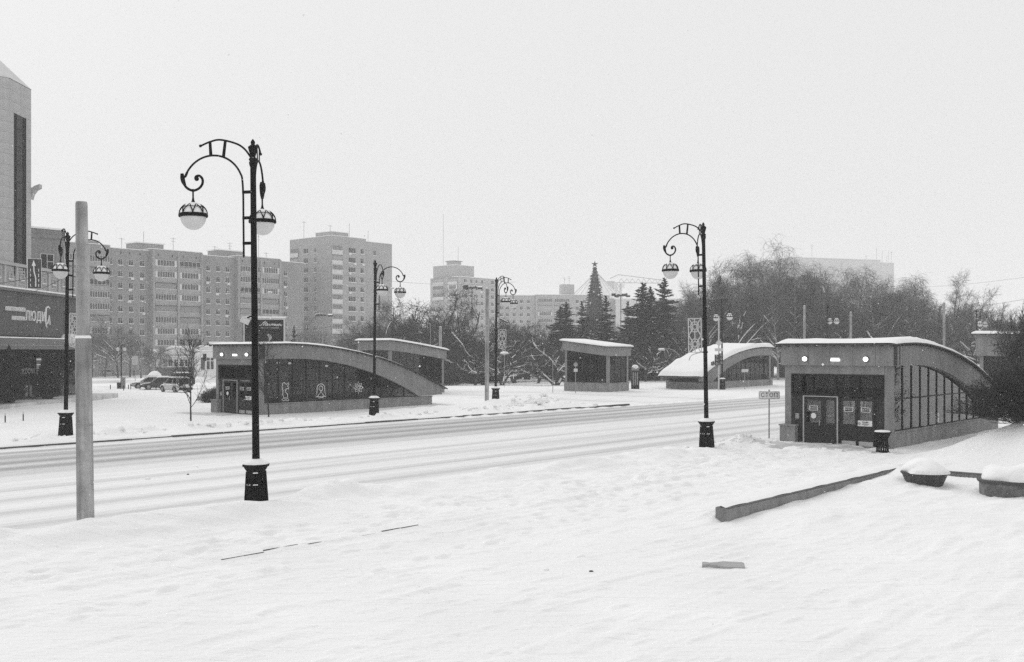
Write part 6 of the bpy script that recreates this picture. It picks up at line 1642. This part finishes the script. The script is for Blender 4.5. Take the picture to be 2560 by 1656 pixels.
# ------------------------------------------------------------------ cars
def loft(b, secs):
    """secs: list of rings (same length) -> closed skin"""
    n = len(secs[0]); o = [p for s_ in secs for p in s_]
    fs = [(i * n + k, i * n + (k + 1) % n, (i + 1) * n + (k + 1) % n, (i + 1) * n + k) for i in range(len(secs) - 1) for k in range(n)]
    b.add(o, fs, True); b.add(secs[0], [tuple(range(n - 1, -1, -1))]); b.add(secs[-1], [tuple(range(n))]); return b
PAINT = {'white': pmat('car_white', .62, .35, .04, 2, spec=.5), 'dark': pmat('car_dark', .03, .3, .1, 2, spec=.5), 'silver': pmat('car_silver', .38, .35, .05, 2, spec=.5)}
TYRE = pmat('tyre', .02, .9)
def make_car(kind, paint, label, x, y, z, rz, snow=.06, group='parked cars on the left'):
    L, H, Wd = (4.5, 1.66, 1.86) if kind == 'suv' else (4.5, 1.45, 1.78)
    t = thing('parked_car', (x, y, z), rz, label, 'car', group)
    hw = Wd / 2
    st = [(-L / 2, .45, .70, .80), (-L / 2 + .06, .36, .88, .90), (-L / 2 + .5, .24, .98 if kind == 'suv' else .93, .985), (-1.0, .22, 1.0 if kind == 'suv' else .92, 1.0), (0, .22, .98 if kind == 'suv' else .90, 1.0), (.85, .22, .98 if kind == 'suv' else .88, 1.0), (L / 2 - .9, .24, .92 if kind == 'suv' else .80, .98), (L / 2 - .25, .30, .80 if kind == 'suv' else .68, .92), (L / 2, .42, .62, .80)]
    secs = []
    for (xx, zb_, zt_, f) in st:
        w = hw * f
        secs.append([(xx, -w * .86, zb_), (xx, -w, zb_ + .14), (xx, -w, zt_ - .18), (xx, -w * .93, zt_ - .03), (xx, -w * .5, zt_ + .02), (xx, w * .5, zt_ + .02), (xx, w * .93, zt_ - .03), (xx, w, zt_ - .18), (xx, w, zb_ + .14), (xx, w * .86, zb_)])
    b = MB(); loft(b, secs); b.build('body', PAINT[paint], t)
    belt = .92 if kind == 'suv' else .84; x0, x1, x2, x3 = (-L / 2 + .12, -L / 2 + .5, .35, 1.15) if kind == 'suv' else (-L / 2 + .45, -L / 2 + 1.0, .30, 1.15)
    def ring(xx, z_, w): return [(xx, -w, z_), (xx, w, z_)]
    cb = [(x0, belt, hw * .88), (x1, H - .05, hw * .70), (x2, H - .04, hw * .70), (x3, belt - .04, hw * .86)]
    vs = []
    for (xx, z_, w) in cb: vs += [(xx, -w, z_), (xx, w, z_)]
    b = MB(); b.add(vs, [(0, 1, 3, 2), (2, 3, 5, 4), (4, 5, 7, 6), (0, 2, 4, 6), (1, 7, 5, 3)]); b.build('windows', WGL, t)
    b = MB(); w = hw * .71
    b.add([(x1 - .06, -w, H - .08), (x1 - .06, w, H - .08), (x2 + .08, w, H - .08), (x2 + .08, -w, H - .08), (x1, -w * .85, H), (x1, w * .85, H), (x2, w * .85, H), (x2, -w * .85, H)], [(4, 7, 6, 5), (0, 3, 7, 4), (1, 5, 6, 2), (0, 4, 5, 1), (3, 2, 6, 7), (0, 1, 2, 3)]); b.build('roof', PAINT[paint], t)
    for s_ in (-1, 1):
        b = MB()
        for (xa, za_, wa, xb, zb_, wb) in ((x0, belt, .885, x1, H - .06, .705), (x3, belt - .04, .865, x2, H - .05, .705), ((x1 + x2) / 2 + .1, belt, .885, (x1 + x2) / 2 + .06, H - .05, .705), (x1 + .1 if kind == 'suv' else x1 + .15, belt, .885, x1 + .25, H - .05, .705)):
            b.tube([(xa, s_ * hw * wa, za_), (xb, s_ * hw * wb, zb_)], .035, 4)
        b.build('pillars', PAINT[paint], t)
        m = MB().ball((0, 0, 0), .10, 8, 5, .7).mesh('mirror', PAINT[paint]); put('mirror', m, t, (.85, s_ * (hw + .06), belt + .06))
    for xx in (-1.35, 1.38):
        for s_ in (-1, 1):
            b = MB(); b.lathe([(.34, -.11), (.345, -.05), (.345, .09), (.32, .115), (.23, .12)], 18); w_ = b.build('wheel', TYRE, t, (xx, s_ * (hw - .11), .34), (R(-90 * s_), 0, 0))
            b = MB(); b.lathe([(.22, .121), (.2, .10), (.05, .13)], 12); b.build('rim', GREYM, w_)
            b = MB(); b.tube([(xx + .40 * math.cos(a), s_ * (hw + .004), .34 + .40 * math.sin(a)) for a in [R(-10 + 200 * k / 12) for k in range(13)]], .035, 5); b.build('wheel_arch', DARKFR, t)
    for s_ in (-1, 1):
        b = MB(); b.box(-.03, .03, -.2, .2, -.06, .06); b.build('headlight', PANEL, t, (L / 2 - .10, s_ * hw * .62, .62)); b = MB(); b.box(-.03, .03, -.2, .2, -.07, .07); b.build('taillight', FASC, t, (-L / 2 + .02, s_ * hw * .66, .84))
    b = MB(); b.box(-L / 2 - .02, -L / 2 + .25, -hw * .84, hw * .84, .30, .56); b.build('rear_bumper', DARKFR, t)
    b = MB(); b.box(-.012, 0, -.26, .26, -.06, .06); b.build('number_plate', PANEL, t, (-L / 2 - .022, 0, .62))
    if snow:
        b = MB(); w = hw * .62
        b.sheet(lambda a, c: (x1 + (x2 - x1) * a, -w + 2 * w * c, H + snow * math.sqrt(max(0, min(1, min(a, 1 - a, c, 1 - c) * 8)))), [0, .04, .1, .25, .5, .75, .9, .96, 1], [0, .05, .12, .3, .5, .7, .88, .95, 1]); b.build('snow_cover', SNOWCAP, t)
    return t
d = 114.; x = DX(440, d); make_car('suv', 'white', 'white estate car with its dark rear window towards the street, nearest in the parked row', x, d, g1(x, d), R(136), .1)
d = 124.; x = DX(449, d); make_car('suv', 'dark', 'dark off-road car parked behind the white estate car', x, d, g1(x, d) + .3, R(136), .12)
d = 123.; x = DX(400, d); make_car('sedan', 'dark', 'dark saloon with a snowy windscreen between two other parked cars', x, d, g1(x, d), R(205), .16)
d = 127.; x = DX(374, d); o = make_car('sedan', 'silver', 'silver saloon mostly buried in snow at the left end of the parked row', x, d, g1(x, d), R(205), .28)
b = MB(); b.sheet(lambda a, c: (1.1 + 1.0 * a, -.75 + 1.5 * c, .84 - .1 * a + .14 * math.sqrt(max(0, min(1, min(a, 1 - a, c, 1 - c) * 6)))), [0, .05, .2, .5, .8, .95, 1], [0, .05, .2, .5, .8, .95, 1]); b.build('snow_cover', SNOWCAP, o)
d = 238.; x = DX(273, d); make_car('sedan', 'silver', 'pale estate car far off before the left apartment trees', x, d, g1(x, d) + .2, R(2), .05)

# ------------------------------------------------------------------ people (small, in dark winter coats)
def person_mesh():
    me = bpy.data.meshes.new('person')
    v = [(0, 0, .93), (0, 0, 1.15), (0, 0, 1.40), (0, .01, 1.50), (0, .02, 1.60), (0, .03, 1.74),
         (-.19, 0, 1.38), (-.25, .02, 1.10), (-.24, .12, .86), (.19, 0, 1.38), (.25, -.02, 1.10), (.24, .06, .84),
         (-.10, 0, .88), (-.11, .14, .48), (-.11, .04, .07), (-.11, .16, .03), (.10, 0, .88), (.11, -.02, .48), (.11, -.22, .10), (.11, -.12, .03)]
    e = [(0, 1), (1, 2), (2, 3), (3, 4), (4, 5), (2, 6), (6, 7), (7, 8), (2, 9), (9, 10), (10, 11), (0, 12), (12, 13), (13, 14), (14, 15), (0, 16), (16, 17), (17, 18), (18, 19)]
    r = [.20, .18, .19, .07, .10, .095, .09, .075, .055, .09, .075, .055, .12, .085, .06, .05, .12, .085, .06, .05]
    me.from_pydata(v, e, []); o = bpy.data.objects.new('p', me); COL.objects.link(o)
    m = o.modifiers.new('s', 'SKIN'); sk_ = me.skin_vertices[0].data
    for i, q in enumerate(r): sk_[i].radius = (q, q * .85)
    sk_[0].use_root = True
    o.modifiers.new('u', 'SUBSURF').levels = 1
    bpy.context.view_layer.update()
    out = bpy.data.meshes.new_from_object(o.evaluated_get(bpy.context.evaluated_depsgraph_get())); bpy.data.objects.remove(o); out.name = 'person'
    out.materials.clear(); out.materials.append(pmat('dark_coat', .03, .8)); return out
PM = person_mesh()
HM = MB().ball((0, .03, 1.70), .125, 10, 6, .85).mesh('hat', BLACK); FM = MB().ball((0, .075, 1.63), .085, 8, 6, 1.2).mesh('face', pmat('skin', .3, .6)); SM = MB().lathe([(.13, 1.42), (.14, 1.47), (.10, 1.52)], 12, cap=False).mesh('scarf', GREYM)
for px, d, rz, lab in ((335, 236, 90, 'person in a dark coat walking past the pale estate car'), (1159, 205, 200, 'person in dark clothes walking in the park behind the small shrubs'), (1200, 190, 20, 'person in a long dark coat under the park trees'), (1128, 180, 160, 'person in a dark coat close behind the glass box kiosk corner'), (1530, 185, 0, 'person in dark clothes among the trees behind the glass box kiosk')):
    x = DX(px, d); o = put('person', PM, None, (x, d, g1(x, d)), R(rz), lab, 'person', 'people walking in the snow'); put('hat', HM, o); put('face', FM, o); put('scarf', SM, o)

# ------------------------------------------------------------------ foreground: border wall, planters, board, clumps
def ux(u, v, z=0.): x, y = XY(u, v); return Vector((x, y, z))
wallt = thing('border_wall', (*XY(22.0, 12.3), 0), R(49), 'low concrete border wall running up the slope and turning at the planters', 'wall')
zt_ = .30
b = MB(); b.box(0, 11.15, -.1, .28, -.5, zt_); b.build('wall_run', CONC, wallt)
b = MB(); b.box(11.153, 11.5, -14, .28, -.5, zt_); b.build('wall_run', CONC, wallt)
b = MB(); b.box(-.03, 11.10, -.115, .0, zt_ + .001, zt_ + .018); b.box(11.10, 11.2, -14, .0, zt_ + .001, zt_ + .018); b.build('coping', KERB, wallt)
b = MB(); b.sheet(lambda a, c: (-.04 + 11.5 * a, -.02 + .5 * c, zt_ + .015 + .07 * math.sin(math.pi * min(1, c * 1.5) * .5) + .02 * math.sin(a * 31) ), [k / 60 for k in range(61)], [0, .1, .25, .5, 1]); b.build('snow_cover', SNOWCAP, wallt)
def flutes(r0, r1, h, n=14):
    b = MB(); N = n * 4; vs = []
    for (r_, z) in ((r0 * .9, -.3), (r0, 0), (r1 * .97, h * .85), (r1 * 1.03, h * .9), (r1 * 1.03, h), (r1 * .8, h)):
        for k in range(N):
            a = 2 * math.pi * k / N; m = 1 + (.055 * abs(math.cos(n * a / 2)) - .03); vs.append((r_ * m * math.cos(a), r_ * m * math.sin(a), z))
    fs = [(i * N + k, i * N + (k + 1) % N, (i + 1) * N + (k + 1) % N, (i + 1) * N + k) for i in range(5) for k in range(N)] + [tuple(range(5 * N, 6 * N))]
    b.add(vs, fs); return b
x, y = GP(2332, 1224, .05); z = .05
t = thing('fluted_planter', (x, y + .6, z - .02), 0, 'dark fluted tub planter heaped with snow beside the border wall', 'planter')
flutes(.46, .64, .46).build('tub', pmat('dark_tub', .055, .65, .25, 3, .15, 12), t)
def mound(b, r, z, h, seed):
    prof = [(1.0, 0.), (1.03, .12), (.97, .35), (.85, .6), (.65, .82), (.4, .95), (.12, 1.0)]; N = 28; vs = []
    for (f, q) in prof:
        for k in range(N):
            a = 2 * math.pi * k / N; w = 1 + .22 * (float(vnoise(np.array([math.cos(a) * 1.5 + seed]), np.array([math.sin(a) * 1.5 + q * 2]), 3)[0]) - .5) * 2
            vs.append((r * f * w * math.cos(a), r * f * w * math.sin(a), z + h * q * (.6 + .8 * float(vnoise(np.array([math.cos(a) * f * 1.3 + seed]), np.array([math.sin(a) * f * 1.3]), 7)[0]))))
    fs = [(i * N + k, i * N + (k + 1) % N, (i + 1) * N + (k + 1) % N, (i + 1) * N + k) for i in range(len(prof) - 1) for k in range(N)] + [tuple(range((len(prof) - 1) * N, len(prof) * N))]
    b.add(vs, fs, True); return b
mound(MB(), .62, .45, .34, 2).build('snow_heap', SNOWCAP, t)
x, y = GP(2556, 1246, .05)
t = thing('stone_planter', (x, y + .65, .03), 0, 'round rough stone planter with a tall snow heap at the right edge', 'planter')
b = MB(); b.lathe([(.80, -.3), (.82, .38)], 26); b.build('drum', pmat('rough_stone', .14, .85, .6, 3.5, .5, 8), t); b = MB(); b.lathe([(.86, .381), (.88, .41), (.88, .46), (.5, .47)], 26); b.build('rim', pmat('dark_tub', .055), t)
mound(MB(), .80, .45, .44, 5).build('snow_heap', SNOWCAP, t)
x, y = GP(1808, 1403, .06); zz = g1(x, y)
b = MB(); pr = [(-.41, -.06), (-.40, .035), (-.33, .04), (-.27, .025), (-.12, .05), (0, .085), (.36, .085), (.40, .06), (.40, -.075), (.36, -.085), (0, -.085), (-.14, -.05), (-.28, -.03), (-.36, -.05)]
b.prism_xy(pr, -.02, .05); o = b.build('wooden_board', pmat('weathered_board', .40, .8, .15, 6, stretch=(1, 8, 1)), None, (x, y, zz + .03), (R(24), R(2), R(-3)), label='bottle shaped weathered board lying on the snow in the right foreground', cat='board')
# lumps of broken snow along the far pavement edge, the crossing corner and in the foreground
rs = np.random.RandomState(5); pts = []
for k in range(420):
    if k < 250: u_, v_ = rs.uniform(-8, 55), 45.0 + abs(rs.normal(0, .55)); s_ = rs.uniform(.04, .16)
    elif k < 360: u_, v_ = rs.normal(55.5, 2.2), rs.normal(46.4, .6); s_ = rs.uniform(.06, .24)
    else: u_, v_ = rs.normal(40.6, 1.2), rs.normal(22.1, .5); s_ = rs.uniform(.04, .14)
    x, y = XY(u_, v_); pts.append((x, y, g1(x, y), s_))
vs, fs = [], []
for (x, y, z, s_) in pts:
    m = Matrix.Rotation(rs.uniform(0, 6.28), 3, 'Z') @ Matrix.Rotation(rs.uniform(-.6, .6), 3, 'X'); o_ = len(vs); hh_ = s_ * rs.uniform(.35, .75)
    for c in ((-1, -.7, -.8), (1, -.9, -.8), (.9, .8, -.8), (-.8, .9, -.8), (-.7, -.5, .8), (.6, -.6, .9), (.7, .5, .6), (-.5, .6, .8)):
        p = m @ Vector((c[0] * s_, c[1] * s_, c[2] * hh_)); vs.append((x + p.x, y + p.y, z + p.z + hh_ * .2))
    fs += [tuple(o_ + i for i in f) for f in ((3, 2, 1, 0), (4, 5, 6, 7), (0, 1, 5, 4), (1, 2, 6, 5), (2, 3, 7, 6), (3, 0, 4, 7))]
put('snow_rubble', raw('snow_rubble', vs, fs, SNOWCAP), kind='stuff')
for i, (px, py, s_, m, lab) in enumerate(((1478, 1425, .045, KERB, 'small dark clod on the open snow in the foreground'), (1452, 1389, .10, SNOWCAP, 'flat lump of snow left of the weathered board'), (1365, 1422, .06, SNOWCAP, 'small snow lump in the open foreground'), (370, 1194, .09, SNOWCAP, 'pale lump of ice on the roadway left of the nearest lamp'), (470, 1183, .045, KERB, 'small dark crumb on the roadway left of the nearest lamp'))):
    x, y = GP(px, py); z = g1(x, y) if py > 1250 else -.05
    b = MB(); b.ball((0, 0, s_ * .15), s_, 7, 5, .5); o = b.build('snow_clod', m, None, (x, y, z), None, label=lab, cat='lump')
# round snow heap by the pavilion and drifts beside the cars
d = 178.; x = DX(387, d); b = MB(); b.ball((0, 0, .75), 1.15, 18, 12, .95); o = b.build('snow_heap', SNOWCAP, None, (x, d, g1(x, d) - .1), None, label='round white snow heap in front of the pavilion', cat='snow heap')
for px, py, sx_, h, lab in ((300, 945, 9, .9, 'long cleared snow bank behind the two globe lamp'), (470, 938, 8, .9, 'long cleared snow bank behind the parked cars'), (352, 950, 5, .8, 'short snow bank left of the silver saloon')):
    d = 165.; x = DX(px, d); b = MB(); mound(b, 1.0, 0, h, px); o = b.build('snow_bank', SNOWCAP, None, (x, d, g1(x, d) - .1), None, label=lab, cat='snow bank'); o.scale = (sx_, 2.2, 1.0)

# ------------------------------------------------------------------ tree labels: species, landmark, order from the left
MARKS = ((330, 'before the left part of the long block'), (460, 'left of the white pavilion'), (780, 'at the left foot of the apartment tower'), (935, 'at the right foot of the apartment tower'), (1080, 'above the roof of the rear glass kiosk'), (1215, 'left of the slim concrete pole'), (1300, 'just right of the crossing corner lamp'), (1400, 'left of the free standing glass kiosk'), (1580, 'behind the free standing glass kiosk'), (1660, 'in the gap between the two far kiosks'), (1765, 'above the snowy slope of the far arched kiosk'), (1850, 'behind the traffic signals'), (1975, 'between the traffic signals and the nearest kiosk'), (2070, 'above the left third of the nearest kiosk roof'), (2180, 'above the middle of the nearest kiosk roof'), (2300, 'above the right end of the nearest kiosk roof'), (2420, 'beyond the falling arch of the nearest kiosk'), (9999, 'at the right edge behind the partly hidden kiosk'))
buckets = {}
for o in SC.objects:
    if o.get('category') in ('tree', 'birch') and o.get('group') and 'young' not in o['group']:
        px = 1280 + o.location.x / o.location.y * F
        mk = next(m for lim, m in MARKS if px < lim)
        buckets.setdefault((o.name.split('.')[0], mk), []).append((px, o))
ORD = ['first', 'second', 'third', 'fourth', 'fifth', 'sixth', 'seventh', 'eighth', 'ninth', 'tenth', 'eleventh', 'twelfth', 'thirteenth', 'fourteenth', 'fifteenth', 'sixteenth', 'seventeenth', 'eighteenth', 'nineteenth', 'twentieth']
LOOK = {'apple_tree': 'dark gnarled tree', 'birch_tree': 'tall bare birch', 'bare_tree': 'bushy bare tree'}
for (nm, mk), lst in buckets.items():
    lst.sort(key=lambda q: q[0])
    for i, (px, o) in enumerate(lst):
        o['label'] = LOOK[nm] + ' ' + mk + (', %s from left' % ORD[i] if len(lst) > 1 else '')
# ------------------------------------------------------------------ falling snow and haze
rs = np.random.RandomState(12); N = 26000
yy = 5 + 95 * rs.rand(N) ** .8; xx = (rs.rand(N) * 2 - 1) * (yy * .56 + 1.5); zz = rs.rand(N) * 15 - .1
s_ = rs.uniform(.0035, .0075, N)
o8 = np.array([(1, 0, 0), (-1, 0, 0), (0, 1, 0), (0, -1, 0), (0, 0, 1), (0, 0, -1)], float)
vs = np.stack([xx, yy, zz], 1)[:, None, :] + o8[None] * s_[:, None, None]
f8 = np.array([(0, 2, 4), (2, 1, 4), (1, 3, 4), (3, 0, 4), (2, 0, 5), (1, 2, 5), (3, 1, 5), (0, 3, 5)])
fs = (np.arange(N) * 6)[:, None, None] + f8[None]
put('falling_snow', raw('falling_snow', vs.reshape(-1, 3), fs.reshape(-1, 3), SNOWCAP), kind='stuff')
hm = bpy.data.materials.new('haze_air'); hm.use_nodes = True; t_ = hm.node_tree; t_.nodes.clear()
ho = t_.nodes.new('ShaderNodeOutputMaterial'); pv = t_.nodes.new('ShaderNodeVolumePrincipled')
pv.inputs['Color'].default_value = (.97, .97, .97, 1); pv.inputs['Density'].default_value = .00076
t_.links.new(pv.outputs[0], ho.inputs['Volume'])
b = MB(); b.box(-2600, 2600, -950, 3050, -3.7, 75); b.build('haze', hm, kind='stuff')
